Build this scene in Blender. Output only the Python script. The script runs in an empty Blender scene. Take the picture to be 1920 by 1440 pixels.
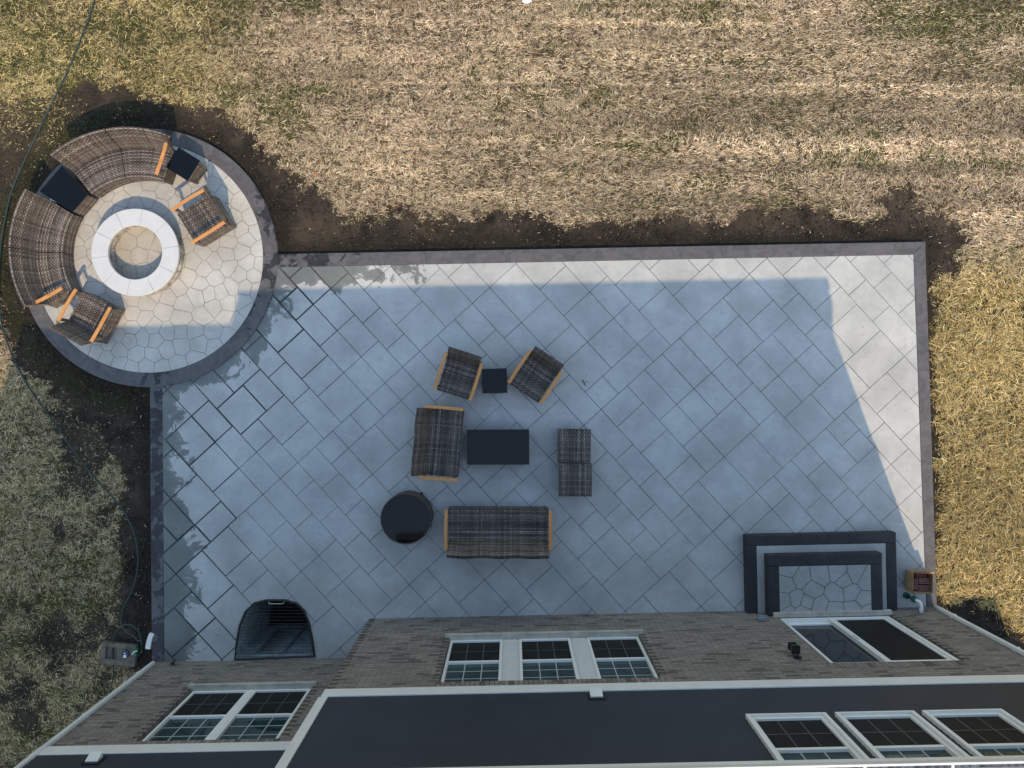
import bpy, bmesh, math, random
import numpy as np
from mathutils import Vector, Matrix
random.seed(7); RNG = np.random.default_rng(11)
S = bpy.context.scene
COL = S.collection
R = math.radians

# ------------------------------------------------------------------ camera, sky, sun, exposure
CAM_H = 13.31
cam = bpy.data.cameras.new("camera"); cam.sensor_width = 36.0; cam.lens = 24.956; cam.clip_end = 600
cam_ob = bpy.data.objects.new("camera", cam); COL.objects.link(cam_ob)
cam_ob.location = (0, 0, CAM_H); cam_ob.rotation_euler = (0, 0, 0)
S.camera = cam_ob
SUN_K = (-0.335, 0.896)                       # ground shift of a shadow per metre of height
SUN_EL = math.atan(1 / math.hypot(*SUN_K))
world = bpy.data.worlds.new("World"); S.world = world; world.use_nodes = True
wt = world.node_tree
sky = wt.nodes.new("ShaderNodeTexSky"); sky.sky_type = 'NISHITA'; sky.sun_disc = False
sky.sun_elevation = SUN_EL; sky.sun_rotation = math.atan2(-SUN_K[0], -SUN_K[1])
sky.air_density = 2.0; sky.dust_density = 1.0; sky.ozone_density = 2.0
bg = wt.nodes["Background"]; bg.inputs[1].default_value = 0.14
wt.links.new(sky.outputs[0], bg.inputs[0])
sun = bpy.data.lights.new("sun", 'SUN'); sun.energy = 2.2; sun.angle = R(0.55); sun.color = (1.0, 0.78, 0.50)
sun_ob = bpy.data.objects.new("sun", sun); COL.objects.link(sun_ob)
sun_ob.rotation_euler = Vector((SUN_K[0], SUN_K[1], -1)).to_track_quat('-Z', 'Y').to_euler()
sun_ob.location = (4, -12, 16)
S.view_settings.view_transform = 'Standard'; S.view_settings.look = 'None'
S.view_settings.exposure = 0.6; S.view_settings.gamma = 1.0
F = 1331.0
def U(px, py, z=0.0):                          # where a sight line meets the plane of height z
    k = (CAM_H - z) / F
    return ((px - 960) * k, (720 - py) * k)

# ------------------------------------------------------------------ material helper
class NT:
    def __init__(s, name):
        s.m = bpy.data.materials.new(name); s.m.use_nodes = True
        s.t = s.m.node_tree; s.p = s.t.nodes["Principled BSDF"]
    def n(s, typ, **kw):
        nd = s.t.nodes.new(typ)
        for k, v in kw.items(): setattr(nd, k, v)
        return nd
    def put(s, sock, v):
        if hasattr(v, 'is_output'): s.t.links.new(v, sock)
        else: sock.default_value = v
    def math(s, op, a, b=None, c=None, clamp=False):
        nd = s.n("ShaderNodeMath", operation=op); nd.use_clamp = clamp
        s.put(nd.inputs[0], a)
        if b is not None: s.put(nd.inputs[1], b)
        if c is not None: s.put(nd.inputs[2], c)
        return nd.outputs[0]
    def mix(s, f, a, b, blend='MIX'):
        nd = s.n("ShaderNodeMix", data_type='RGBA', blend_type=blend)
        s.put(nd.inputs[0], f)
        s.put(nd.inputs[6], a if hasattr(a, 'is_output') else (*a, 1)[:4])
        s.put(nd.inputs[7], b if hasattr(b, 'is_output') else (*b, 1)[:4])
        return nd.outputs[2]
    def noise(s, vec, scale, detail=4, rough=0.55, dist=0.0, dim='3D'):
        nd = s.n("ShaderNodeTexNoise", noise_dimensions=dim)
        if vec is not None: s.put(nd.inputs['W' if dim == '1D' else 'Vector'], vec)
        nd.inputs['Scale'].default_value = scale; nd.inputs['Detail'].default_value = detail
        nd.inputs['Roughness'].default_value = rough; nd.inputs['Distortion'].default_value = dist
        return nd.outputs[0]
    def ramp(s, f, stops, interp='LINEAR'):
        nd = s.n("ShaderNodeValToRGB"); cr = nd.color_ramp; cr.interpolation = interp
        while len(cr.elements) < len(stops): cr.elements.new(0.5)
        for e, (p, c) in zip(cr.elements, stops):
            e.position = p; e.color = (c, c, c, 1) if isinstance(c, (int, float)) else (*c, 1)
        s.put(nd.inputs[0], f); return nd.outputs[0]
    def rng(s, f, a, b, lo=0.0, hi=1.0):
        nd = s.n("ShaderNodeMapRange"); nd.interpolation_type = 'SMOOTHSTEP'
        s.put(nd.inputs[0], f); nd.inputs[1].default_value = a; nd.inputs[2].default_value = b
        nd.inputs[3].default_value = lo; nd.inputs[4].default_value = hi
        return nd.outputs[0]
    def obj(s): return s.n("ShaderNodeTexCoord").outputs['Object']
    def uv(s): return s.n("ShaderNodeTexCoord").outputs['UV']
    def attr(s, name, vec=False):
        nd = s.n("ShaderNodeAttribute", attribute_name=name); return nd.outputs['Color' if vec else 'Fac']
    def xyz(s, v):
        nd = s.n("ShaderNodeSeparateXYZ"); s.put(nd.inputs[0], v); return nd.outputs
    def comb(s, x, y, z=0.0):
        nd = s.n("ShaderNodeCombineXYZ"); s.put(nd.inputs[0], x); s.put(nd.inputs[1], y); s.put(nd.inputs[2], z); return nd.outputs[0]
    def bump(s, h, strength=0.4, dist=0.01):
        nd = s.n("ShaderNodeBump"); nd.inputs['Strength'].default_value = strength; nd.inputs['Distance'].default_value = dist
        s.put(nd.inputs['Height'], h); s.t.links.new(nd.outputs[0], s.p.inputs['Normal'])
    def set(s, color=None, rough=None, metal=None, spec=None):
        if color is not None: s.put(s.p.inputs['Base Color'], color if hasattr(color, 'is_output') else (*color, 1)[:4])
        if rough is not None: s.put(s.p.inputs['Roughness'], rough)
        if metal is not None: s.put(s.p.inputs['Metallic'], metal)
        if spec is not None: s.put(s.p.inputs['Specular IOR Level'], spec)
        return s.m

def simple(name, col, rough=0.6, metal=0.0, spec=0.5, var=0.15, scale=9.0, bump=0.0):
    t = NT(name); o = t.obj()
    n = t.noise(o, scale, 5)
    a = tuple(c * (1 - var) for c in col); b = tuple(min(1, c * (1 + var)) for c in col)
    c = t.mix(t.rng(n, 0.3, 0.7), a, b)
    if bump: t.bump(t.noise(o, scale * 6, 4), bump, 0.01)
    return t.set(c, rough, metal, spec)

CX, CY, CR = -6.81, 2.36, 2.42                 # round fire pit pad
def mat_concrete(name, base, flag=False):
    t = NT(name); o = t.obj(); x, y, z = t.xyz(o)
    tint = t.attr("tint")
    n1 = t.noise(o, 0.9, 6, 0.6); n2 = t.noise(o, 5.5, 8, 0.65, 0.6); n3 = t.noise(o, 45, 4, 0.7)
    st = t.noise(t.comb(t.math('MULTIPLY', t.math('ADD', x, y), 2.0), t.math('MULTIPLY', t.math('SUBTRACT', x, y), 16.0)), 1.2, 6, 0.6, 0.8)
    dk = tuple(c * 0.76 for c in base); lt = tuple(min(1, c * 1.12) for c in base)
    c = t.mix(t.rng(n1, 0.3, 0.7), dk, lt)
    c = t.mix(t.rng(n2, 0.42, 0.78, 0.0, 0.40), c, tuple(v * 0.68 for v in base))
    c = t.mix(t.rng(st, 0.5, 0.8, 0.0, 0.30), c, tuple(min(1, v * 1.2) for v in base))
    c = t.mix(t.rng(n3, 0.5, 0.75, 0.0, 0.22), c, tuple(v * 0.6 for v in base))
    c = t.mix(t.math('MULTIPLY', tint, 0.12), c, tuple(v * 0.62 for v in base))
    # scattered brown stains
    sn = t.noise(o, 1.7, 7, 0.7, 1.2)
    c = t.mix(t.rng(sn, 0.60, 0.76, 0.0, 0.42), c, (base[0] * 0.55, base[1] * 0.50, base[2] * 0.40))
    sc = t.noise(t.comb(t.math('MULTIPLY', t.math('SUBTRACT', x, t.math('MULTIPLY', y, 0.35)), 2.2), t.math('MULTIPLY', t.math('ADD', y, t.math('MULTIPLY', x, 0.35)), 26.0)), 1.0, 5, 0.6, 1.5)
    c = t.mix(t.math('MULTIPLY', t.rng(sc, 0.60, 0.72, 0.0, 0.40), t.rng(n1, 0.42, 0.60)), c, tuple(v * 0.62 for v in base))
    c = t.mix(t.math('MULTIPLY', t.rng(sc, 0.40, 0.28, 0.0, 0.45), t.rng(n1, 0.58, 0.40)), c, tuple(min(1, v * 1.3) for v in base))
    sp = t.noise(o, 9.0, 3, 0.5, 0.3)
    c = t.mix(t.rng(sp, 0.71, 0.77, 0.0, 0.55), c, tuple(v * 0.35 for v in base))
    rough = 0.72
    if flag:
        dx = t.math('SUBTRACT', x, -6.87); dy = t.math('SUBTRACT', y, 2.40)
        dp = t.math('SQRT', t.math('ADD', t.math('MULTIPLY', dx, dx), t.math('MULTIPLY', dy, dy)))
        sand = t.math('MULTIPLY', t.rng(dp, 0.78, 0.56), t.rng(n2, 0.25, 0.6, 0.45, 1.0))
        c = t.mix(t.math('MULTIPLY', sand, 0.6), c, t.mix(t.rng(n3, 0.3, 0.7), (0.34, 0.285, 0.21), (0.50, 0.44, 0.35)))
    if not flag:
        d1 = t.math('ADD', x, 6.56)
        dx = t.math('SUBTRACT', x, CX); dy = t.math('SUBTRACT', y, CY)
        d2 = t.math('SUBTRACT', t.math('SQRT', t.math('ADD', t.math('MULTIPLY', dx, dx), t.math('MULTIPLY', dy, dy))), CR)
        d2 = t.math('MULTIPLY', d2, 1.25)
        ex = t.math('MULTIPLY', t.math('ADD', x, 4.15), 1 / 1.15); ey = t.math('MULTIPLY', t.math('SUBTRACT', y, 2.12), 1 / 0.16)
        d3 = t.math('MULTIPLY', t.math('SUBTRACT', t.math('SQRT', t.math('ADD', t.math('MULTIPLY', ex, ex), t.math('MULTIPLY', ey, ey))), 1.0), 0.35)
        d = t.math('MINIMUM', t.math('MINIMUM', d1, d2), d3)
        wn = t.noise(o, 2.6, 10, 0.66, 0.5)
        # the damp band broadens towards the house
        wide = t.rng(y, -0.4, -4.6, 0.36, 0.66)
        f = t.math('ADD', t.math('SUBTRACT', wide, d), t.math('MULTIPLY', t.math('SUBTRACT', wn, 0.5), 1.9))
        f = t.math('ADD', f, t.math('MULTIPLY', t.math('SUBTRACT', t.attr("wet"), 0.5), 0.24))
        wet = t.math('ADD', t.math('MULTIPLY', t.rng(f, 0.0, 0.03), 0.78), t.math('MULTIPLY', t.rng(f, -0.06, 0.25), 0.22))
        c = t.mix(wet, c, t.mix(1.0, c, (0.36, 0.39, 0.38), 'MULTIPLY'))
        rough = t.rng(wet, 0, 1, 0.72, 0.5)
    t.bump(t.math('ADD', n2, t.math('MULTIPLY', n3, 0.5)), 0.22, 0.006)
    return t.set(c, rough, spec=0.35)

def mat_border(name, base):
    t = NT(name); o = t.obj(); x, y, z = t.xyz(o)
    n1 = t.noise(o, 3.5, 9, 0.7, 1.4); n2 = t.noise(o, 24, 6, 0.7)
    c = t.mix(t.rng(n1, 0.32, 0.68), tuple(v * 0.72 for v in base), tuple(v * 1.22 for v in base))
    c = t.mix(t.rng(n2, 0.55, 0.8, 0, 0.6), c, tuple(v * 2.1 for v in base))
    near = t.math('MINIMUM', t.math('ABSOLUTE', t.math('ADD', x, 6.65)), t.math('MULTIPLY', t.math('ABSOLUTE', t.math('ADD', x, 3.9)), 0.30))
    wn = t.noise(o, 3.2, 9, 0.6, 0.5)
    f = t.math('ADD', t.math('SUBTRACT', 0.22, near), t.math('MULTIPLY', t.math('SUBTRACT', wn, 0.53), 2.4))
    wet = t.math('MULTIPLY', t.rng(f, 0.0, 0.05), t.math('LESS_THAN', t.math('ABSOLUTE', t.math('SUBTRACT', near, 0.10)), 0.22))
    c = t.mix(wet, c, t.mix(1.0, c, (0.34, 0.34, 0.36), 'MULTIPLY'))
    t.bump(t.math('ADD', n1, n2), 0.35, 0.008)
    return t.set(c, t.rng(wet, 0, 1, 0.62, 0.4), spec=0.35)

def mat_wicker(name, k=1.0):
    t = NT(name); u, v, _ = t.xyz(t.uv())
    su = t.math('MULTIPLY', u, 1 / 0.036); sv = t.math('MULTIPLY', v, 1 / 0.029)
    row = t.math('FLOOR', sv); col = t.math('FLOOR', su)
    wn = t.n("ShaderNodeTexWhiteNoise", noise_dimensions='1D'); t.put(wn.inputs['W'], row); rr = wn.outputs['Value']
    wc = t.n("ShaderNodeTexWhiteNoise", noise_dimensions='1D'); t.put(wc.inputs['W'], t.math('ADD', col, 91.3)); rc = wc.outputs['Value']
    w2 = t.n("ShaderNodeTexWhiteNoise", noise_dimensions='2D'); t.put(w2.inputs['Vector'], t.comb(row, col)); rx = w2.outputs['Value']
    par = t.math('MODULO', t.math('ADD', t.math('ADD', row, col), 1000.0), 2.0)
    fv = t.math('FRACT', sv); fu = t.math('FRACT', su)
    hv = t.math('SINE', t.math('MULTIPLY', fv, math.pi)); hu = t.math('SINE', t.math('MULTIPLY', fu, math.pi))
    lo = t.noise(t.comb(t.math('MULTIPLY', u, 2.0), t.math('MULTIPLY', v, 9.0)), 1.0, 3, 0.6)
    val = t.math('ADD', t.math('ADD', t.math('MULTIPLY', rr, 0.36), 0.035), t.math('MULTIPLY', rc, 0.18))
    val = t.math('ADD', val, t.math('MULTIPLY', rx, 0.12))
    val = t.math('ADD', val, t.math('MULTIPLY', par, 0.16))
    val = t.math('ADD', val, t.math('MULTIPLY', t.math('SUBTRACT', lo, 0.5), 0.5))
    c = t.ramp(val, [(0.12, (0.030, 0.024, 0.022)), (0.38, (0.115, 0.092, 0.079)), (0.58, (0.225, 0.182, 0.156)), (0.84, (0.46, 0.385, 0.336))])
    if k != 1.0: c = t.mix(1.0, c, (k, k, k), 'MULTIPLY')
    gap = t.math('MULTIPLY', t.rng(hv, 0.12, 0.62), t.rng(hu, 0.05, 0.34))
    c = t.mix(gap, (0.022, 0.018, 0.017), c)
    t.bump(t.math('ADD', t.math('MULTIPLY', hv, 0.6), t.math('MULTIPLY', t.math('MULTIPLY', hu, par), 0.6)), 0.8, 0.008)
    return t.set(c, 0.52, spec=0.35)

def mat_wood(name):
    t = NT(name); o = t.uv(); x, y, z = t.xyz(o)
    g = t.noise(t.comb(t.math('MULTIPLY', x, 3.0), t.math('MULTIPLY', y, 60.0)), 1.0, 5, 0.6, 0.4)
    c = t.ramp(g, [(0.28, (0.44, 0.18, 0.055)), (0.5, (0.60, 0.27, 0.088)), (0.75, (0.70, 0.35, 0.13))])
    t.bump(g, 0.15, 0.003)
    return t.set(c, 0.45, spec=0.4)

def mat_brick(name, c1, c2, mortar, bw=0.205, bh=0.0677, squash=False):
    t = NT(name); uv = t.uv()
    b = t.n("ShaderNodeTexBrick"); t.put(b.inputs['Vector'], uv)
    b.inputs['Scale'].default_value = 1.0; b.inputs['Brick Width'].default_value = bw; b.inputs['Row Height'].default_value = bh
    b.inputs['Mortar Size'].default_value = 0.0055; b.inputs['Mortar Smooth'].default_value = 0.15; b.inputs['Bias'].default_value = -0.1
    b.inputs['Color1'].default_value = (*c1, 1); b.inputs['Color2'].default_value = (*c2, 1); b.inputs['Mortar'].default_value = (*mortar, 1)
    u, v, _ = t.xyz(uv)
    row = t.math('FLOOR', t.math('MULTIPLY', v, 1 / bh))
    sh = t.math('MULTIPLY', t.math('MODULO', t.math('ABSOLUTE', row), 2.0), 0.5)
    col = t.math('FLOOR', t.math('ADD', t.math('MULTIPLY', u, 1 / bw), sh))
    w = t.n("ShaderNodeTexWhiteNoise", noise_dimensions='2D'); t.put(w.inputs['Vector'], t.comb(row, col)); rb = w.outputs['Value']
    c = t.mix(t.math('MULTIPLY', t.math('SUBTRACT', 1.0, b.outputs['Fac']), t.rng(rb, 0.86, 0.90, 0.0, 0.55)), b.outputs['Color'], (0.05, 0.043, 0.042))
    c = t.mix(t.math('MULTIPLY', t.math('SUBTRACT', 1.0, b.outputs['Fac']), t.rng(rb, 0.22, 0.14, 0.0, 0.35)), c, (0.42, 0.36, 0.32))
    n = t.noise(uv, 1.4, 6, 0.6); n2 = t.noise(uv, 55, 5, 0.7)
    c = t.mix(t.rng(n, 0.35, 0.7, 0.0, 0.32), c, t.mix(1.0, c, (0.55, 0.54, 0.54), 'MULTIPLY'))
    c = t.mix(t.rng(n2, 0.42, 0.68, 0.0, 0.6), c, t.mix(1.0, c, (0.5, 0.48, 0.47), 'MULTIPLY'))
    t.bump(t.math('ADD', t.math('MULTIPLY', b.outputs['Fac'], -1.0), t.math('MULTIPLY', n2, 0.4)), 0.7, 0.01)
    return t.set(c, 0.85, spec=0.25)

M = {}
M['patio'] = mat_concrete("stamped_concrete", (0.500, 0.495, 0.490))
M['flag'] = mat_concrete("flagstone_concrete", (0.520, 0.500, 0.470), flag=True)
M['tread_flag'] = mat_concrete("step_flagstone_concrete", (0.42, 0.42, 0.415), flag=True)
M['tread'] = mat_concrete("step_tread_concrete", (0.40, 0.40, 0.395), flag=True)
M['groove'] = simple("joint_grey", (0.055, 0.056, 0.060), 0.8, var=0.5, scale=3)
M['groove_warm'] = simple("joint_taupe", (0.210, 0.190, 0.166), 0.8, var=0.4, scale=3)
M['border'] = mat_border("charcoal_border", (0.108, 0.102, 0.108))
M['step_dark'] = mat_border("charcoal_step_edge", (0.034, 0.033, 0.038))
M['wicker'] = mat_wicker("resin_wicker")
M['wicker_dark'] = mat_wicker("dark_resin_wicker", 0.5)
M['wood'] = mat_wood("oiled_acacia")
M['table_glass'] = simple("dark_table_glass", (0.0025, 0.003, 0.004), 0.05, spec=0.36, var=0.1)
M['foot'] = simple("black_plastic", (0.02, 0.02, 0.022), 0.5)
M['brick'] = mat_brick("taupe_brick", (0.295, 0.262, 0.242), (0.215, 0.190, 0.176), (0.135, 0.126, 0.120))
M['brick_dark'] = simple("dark_header_brick", (0.075, 0.062, 0.057), 0.85, var=0.35, scale=20)
M['soldier'] = mat_brick("soldier_brick", (0.29, 0.245, 0.22), (0.20, 0.165, 0.15), (0.10, 0.09, 0.085), bw=0.30, bh=0.071)
M['siding'] = simple("navy_charcoal_siding", (0.025, 0.032, 0.047), 0.55, var=0.10, scale=2.0)
M['white'] = simple("white_aluminium", (0.72, 0.72, 0.72), 0.42, var=0.04, scale=3)
M['vinyl'] = simple("white_vinyl", (0.78, 0.78, 0.78), 0.35, var=0.03, scale=4)
M['panel'] = simple("pale_mullion_panel", (0.60, 0.62, 0.64), 0.5, var=0.04)
M['stone'] = simple("limestone_sill", (0.42, 0.40, 0.36), 0.8, var=0.18, scale=5, bump=0.3)
M['glass'] = simple("window_glass", (0.014, 0.038, 0.038), 0.03, spec=0.6, var=0.2, scale=1.2)  # teal base colour stands in for the lit room behind the panes
M['door_glass'] = simple("door_glass", (0.014, 0.017, 0.020), 0.03, spec=0.6, var=0.2, scale=1.2)
M['screen'] = simple("insect_screen", (0.012, 0.013, 0.014), 0.6, spec=0.2, var=0.2, scale=3)
M['muntin'] = simple("grille_bar", (0.42, 0.44, 0.44), 0.5, var=0.05)
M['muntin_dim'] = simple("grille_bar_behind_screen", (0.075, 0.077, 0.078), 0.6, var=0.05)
M['roof'] = simple("charcoal_shingle", (0.06, 0.058, 0.058), 0.9, var=0.4, scale=12, bump=0.5)
M['gutter_dirt'] = simple("gutter_silt", (0.30, 0.30, 0.30), 0.8, var=0.6, scale=14)
M['black'] = simple("black_metal", (0.012, 0.012, 0.013), 0.4, spec=0.5)
M['grate'] = simple("rusty_black_steel", (0.020, 0.018, 0.017), 0.5, var=0.6, scale=18)
M['bar'] = simple("worn_steel_bar", (0.030, 0.026, 0.024), 0.45, var=0.8, scale=14)
M['galv'] = simple("galvanised_steel", (0.50, 0.56, 0.57), 0.45, metal=0.4, var=0.25, scale=4)
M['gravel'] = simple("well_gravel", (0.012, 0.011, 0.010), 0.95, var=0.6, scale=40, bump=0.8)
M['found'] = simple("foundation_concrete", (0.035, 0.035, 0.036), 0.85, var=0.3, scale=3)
M['cap'] = simple("pit_cap_stone", (0.585, 0.58, 0.585), 0.7, var=0.035, scale=5, bump=0.1)
M['pitwall'] = simple("pit_wall_block", (0.34, 0.31, 0.28), 0.9, var=0.5, scale=7, bump=0.8)
M['hose'] = simple("dark_green_hose", (0.018, 0.038, 0.037), 0.45, var=0.2)
M['splash'] = simple("tan_concrete", (0.135, 0.115, 0.088), 0.9, var=0.3, scale=9, bump=0.4)
M['card'] = simple("cardboard", (0.36, 0.215, 0.105), 0.8, var=0.12, scale=6)
M['redbrick'] = simple("perforated_red_brick", (0.23, 0.105, 0.085), 0.85, var=0.3, scale=25, bump=0.3)
M['hole'] = simple("brick_hole", (0.03, 0.014, 0.012), 0.9)
M['pvc_green'] = simple("green_pvc", (0.015, 0.13, 0.085), 0.35, var=0.12)
M['pvc_white'] = simple("white_pvc", (0.75, 0.76, 0.76), 0.35, var=0.04)
M['navy'] = simple("navy_plastic", (0.03, 0.04, 0.10), 0.4)
M['green'] = simple("green_plastic", (0.02, 0.15, 0.06), 0.4)
M['beige'] = simple("pale_enamel", (0.62, 0.62, 0.60), 0.45, var=0.05)
M['outlet'] = simple("smoky_cover", (0.20, 0.23, 0.27), 0.25, var=0.1)
M['leaf'] = simple("orange_leaf", (0.55, 0.14, 0.04), 0.7)
M['paper'] = simple("white_paper", (0.8, 0.8, 0.8), 0.8, var=0.03)
M['twig'] = simple("dark_twig", (0.02, 0.018, 0.016), 0.9)

# ------------------------------------------------------------------ mesh helper
class MB:
    def __init__(s): s.v = []; s.f = []; s.uv = []
    def add(s, verts, faces, uvs=None, Mx=None):
        b = len(s.v)
        vs = [Vector(p) for p in verts]
        for f in faces:
            if uvs is None:
                n = Vector((0, 0, 0))
                p0 = vs[f[0]]
                for i in range(1, len(f) - 1): n += (vs[f[i]] - p0).cross(vs[f[i + 1]] - p0)
                a = [abs(c) for c in n]; k = a.index(max(a))
                s.uv.append([((vs[i].y, vs[i].z) if k == 0 else (vs[i].x, vs[i].z) if k == 1 else (vs[i].x, vs[i].y)) for i in f])
            else: s.uv.append([uvs[i] for i in f])
            s.f.append([i + b for i in f])
        if Mx is not None: vs = [Mx @ p for p in vs]
        s.v += [tuple(p) for p in vs]
        return s
    def box(s, x0, x1, y0, y1, z0, z1, Mx=None):
        v = [(x0, y0, z0), (x1, y0, z0), (x1, y1, z0), (x0, y1, z0), (x0, y0, z1), (x1, y0, z1), (x1, y1, z1), (x0, y1, z1)]
        return s.add(v, [(0, 3, 2, 1), (4, 5, 6, 7), (0, 1, 5, 4), (1, 2, 6, 5), (2, 3, 7, 6), (3, 0, 4, 7)], None, Mx)
    def hexa(s, bot, top, Mx=None):            # 4 bottom points, 4 top points, both counter-clockwise
        return s.add(list(bot) + list(top), [(0, 3, 2, 1), (4, 5, 6, 7), (0, 1, 5, 4), (1, 2, 6, 5), (2, 3, 7, 6), (3, 0, 4, 7)], None, Mx)
    def prism(s, poly, z0, z1, Mx=None, bottom=True):
        n = len(poly)
        v = [(x, y, z0) for x, y in poly] + [(x, y, z1) for x, y in poly]
        f = [tuple(range(n, 2 * n))] + ([tuple(reversed(range(n)))] if bottom else [])
        f += [(i, (i + 1) % n, n + (i + 1) % n, n + i) for i in range(n)]
        return s.add(v, f, None, Mx)
    def extrude_x(s, prof, x0, x1, Mx=None):   # profile in (y,z)
        n = len(prof)
        v = [(x0, y, z) for y, z in prof] + [(x1, y, z) for y, z in prof]
        f = [tuple(reversed(range(n))), tuple(range(n, 2 * n))] + [(i, (i + 1) % n, n + (i + 1) % n, n + i) for i in range(n)]
        return s.add(v, f, None, Mx)
    def tube(s, path, r, n=8, cap=True):
        P = [Vector(p) for p in path]; rr = r if isinstance(r, (list, tuple)) else [r] * len(P)
        v = []; uv = []; L = 0
        for i, p in enumerate(P):
            d = (P[min(i + 1, len(P) - 1)] - P[max(i - 1, 0)]).normalized()
            up = Vector((0, 0, 1)) if abs(d.z) < 0.95 else Vector((1, 0, 0))
            a = d.cross(up).normalized(); b = d.cross(a).normalized()
            if i: L += (p - P[i - 1]).length
            for k in range(n):
                t = 2 * math.pi * k / n
                v.append(p + a * (math.cos(t) * rr[i]) + b * (math.sin(t) * rr[i])); uv.append((L, k / n * 2 * math.pi * rr[i]))
        f = []
        for i in range(len(P) - 1):
            for k in range(n): f.append((i * n + k, i * n + (k + 1) % n, (i + 1) * n + (k + 1) % n, (i + 1) * n + k))
        if cap: f += [tuple(reversed(range(n))), tuple(range((len(P) - 1) * n, len(P) * n))]
        return s.add(v, f, uv)
    def sweep(s, prof, a0, a1, c, n=20, caps=True, closed=False):   # profile (r,z), angles in degrees
        m = len(prof); v = []; uv = []
        per = [0.0]
        for i in range(m): per.append(per[-1] + math.hypot(prof[(i + 1) % m][0] - prof[i][0], prof[(i + 1) % m][1] - prof[i][1]))
        for k in range(n + 1):
            a = R(a0 + (a1 - a0) * k / n)
            for i, (r, z) in enumerate(prof):
                v.append((c[0] + r * math.cos(a), c[1] + r * math.sin(a), z)); uv.append((a * 1.75, per[i]))
        f = []
        for k in range(n):
            for i in range(m): f.append((k * m + i, (k + 1) * m + i, (k + 1) * m + (i + 1) % m, k * m + (i + 1) % m))
        if caps and not closed: f += [tuple(range(m)), tuple(reversed(range(n * m, (n + 1) * m)))]
        return s.add(v, f, uv)
    def lathe(s, prof, c, n=40): return s.sweep(prof, 0, 360, c, n, caps=False, closed=True)
    def build(s, name, mat, parent=None, off=(0, 0, 0), bevel=0.0, smooth=False, seg=2, merge=False):
        me = bpy.data.meshes.new(name)
        me.from_pydata([(x - off[0], y - off[1], z - off[2]) for x, y, z in s.v], [], s.f)
        ul = me.uv_layers.new(name="UVMap")
        fl = [c for f in s.uv for p in f for c in p]
        ul.data.foreach_set("uv", fl)
        bm = bmesh.new(); bm.from_mesh(me)
        if merge: bmesh.ops.remove_doubles(bm, verts=bm.verts, dist=1e-5)
        bmesh.ops.recalc_face_normals(bm, faces=bm.faces)
        bm.to_mesh(me); bm.free()
        me.materials.append(mat if not isinstance(mat, str) else M[mat])
        if smooth:
            me.polygons.foreach_set("use_smooth", [True] * len(me.polygons))
            try: me.set_sharp_from_angle(angle=R(38))
            except Exception: pass
        o = bpy.data.objects.new(name, me); COL.objects.link(o)
        if parent: o.parent = parent
        else: o.location = off
        if bevel:
            md = o.modifiers.new("Bevel", 'BEVEL'); md.width = bevel; md.segments = seg; md.limit_method = 'ANGLE'; md.angle_limit = R(40)
        return o

def thing(name, label, cat, loc=(0, 0, 0), rz=0.0, group=None):
    o = bpy.data.objects.new(name, None); COL.objects.link(o); o.empty_display_size = 0.2
    o.location = loc; o.rotation_euler = (0, 0, rz)
    return tag(o, label, cat, group)
def tag(o, label, cat, group=None):
    o['label'] = label; o['category'] = cat
    if group: o['group'] = group
    return o
def struct(o, kind='structure'): o['kind'] = kind; return o
def copy_thing(o, parent=None):
    c = o.copy(); COL.objects.link(c); c.parent = parent
    for ch in list(o.children): copy_thing(ch, c)
    return c

# ------------------------------------------------------------------ noise and 2D geometry in numpy
def vnoise(x, y, seed=0):
    xi = np.floor(x).astype(np.int64); yi = np.floor(y).astype(np.int64); fx = x - xi; fy = y - yi
    fx = fx * fx * (3 - 2 * fx); fy = fy * fy * (3 - 2 * fy)
    def h(a, b):
        n = (a * 374761393 + b * 668265263 + seed * 1442695041) & 0xffffffff
        n = ((n ^ (n >> 13)) * 1274126177) & 0xffffffff
        return ((n ^ (n >> 16)) & 0xffff) / 65535.0
    return (h(xi, yi) * (1 - fx) + h(xi + 1, yi) * fx) * (1 - fy) + (h(xi, yi + 1) * (1 - fx) + h(xi + 1, yi + 1) * fx) * fy
def fbm(x, y, s, oct=5, seed=0, g=0.55):
    t = 0; a = 1; tot = 0
    for k in range(oct):
        t = t + a * vnoise(x * s, y * s, seed + k * 17); tot += a; a *= g; s = s * 2.03
    return t / tot
def inside_sd(px, py, poly):                    # >0 inside
    P = np.array(poly, float); d2 = np.full(px.shape, 1e9); ins = np.zeros(px.shape, bool)
    for i in range(len(P)):
        ax, ay = P[i]; bx, by = P[(i + 1) % len(P)]
        ex, ey = bx - ax, by - ay; t = np.clip(((px - ax) * ex + (py - ay) * ey) / (ex * ex + ey * ey + 1e-12), 0, 1)
        d2 = np.minimum(d2, (px - ax - ex * t) ** 2 + (py - ay - ey * t) ** 2)
        c = ((ay > py) != (by > py)) & (px < (bx - ax) * (py - ay) / (by - ay + 1e-12) + ax)
        ins ^= c
    d = np.sqrt(d2); return np.where(ins, d, -d)
def sst(x, a, b):
    t = np.clip((x - a) / (b - a), 0, 1); return t * t * (3 - 2 * t)
def clip_half(poly, nx, ny, c):                 # keep nx*x+ny*y <= c
    out = []
    for i in range(len(poly)):
        a = poly[i]; b = poly[(i + 1) % len(poly)]
        da = nx * a[0] + ny * a[1] - c; db = nx * b[0] + ny * b[1] - c
        if da <= 0: out.append(a)
        if (da < 0 < db) or (db < 0 < da):
            t = da / (da - db); out.append((a[0] + (b[0] - a[0]) * t, a[1] + (b[1] - a[1]) * t))
    return out
def area(p): return 0.5 * sum(p[i][0] * p[(i + 1) % len(p)][1] - p[(i + 1) % len(p)][0] * p[i][1] for i in range(len(p)))
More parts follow.
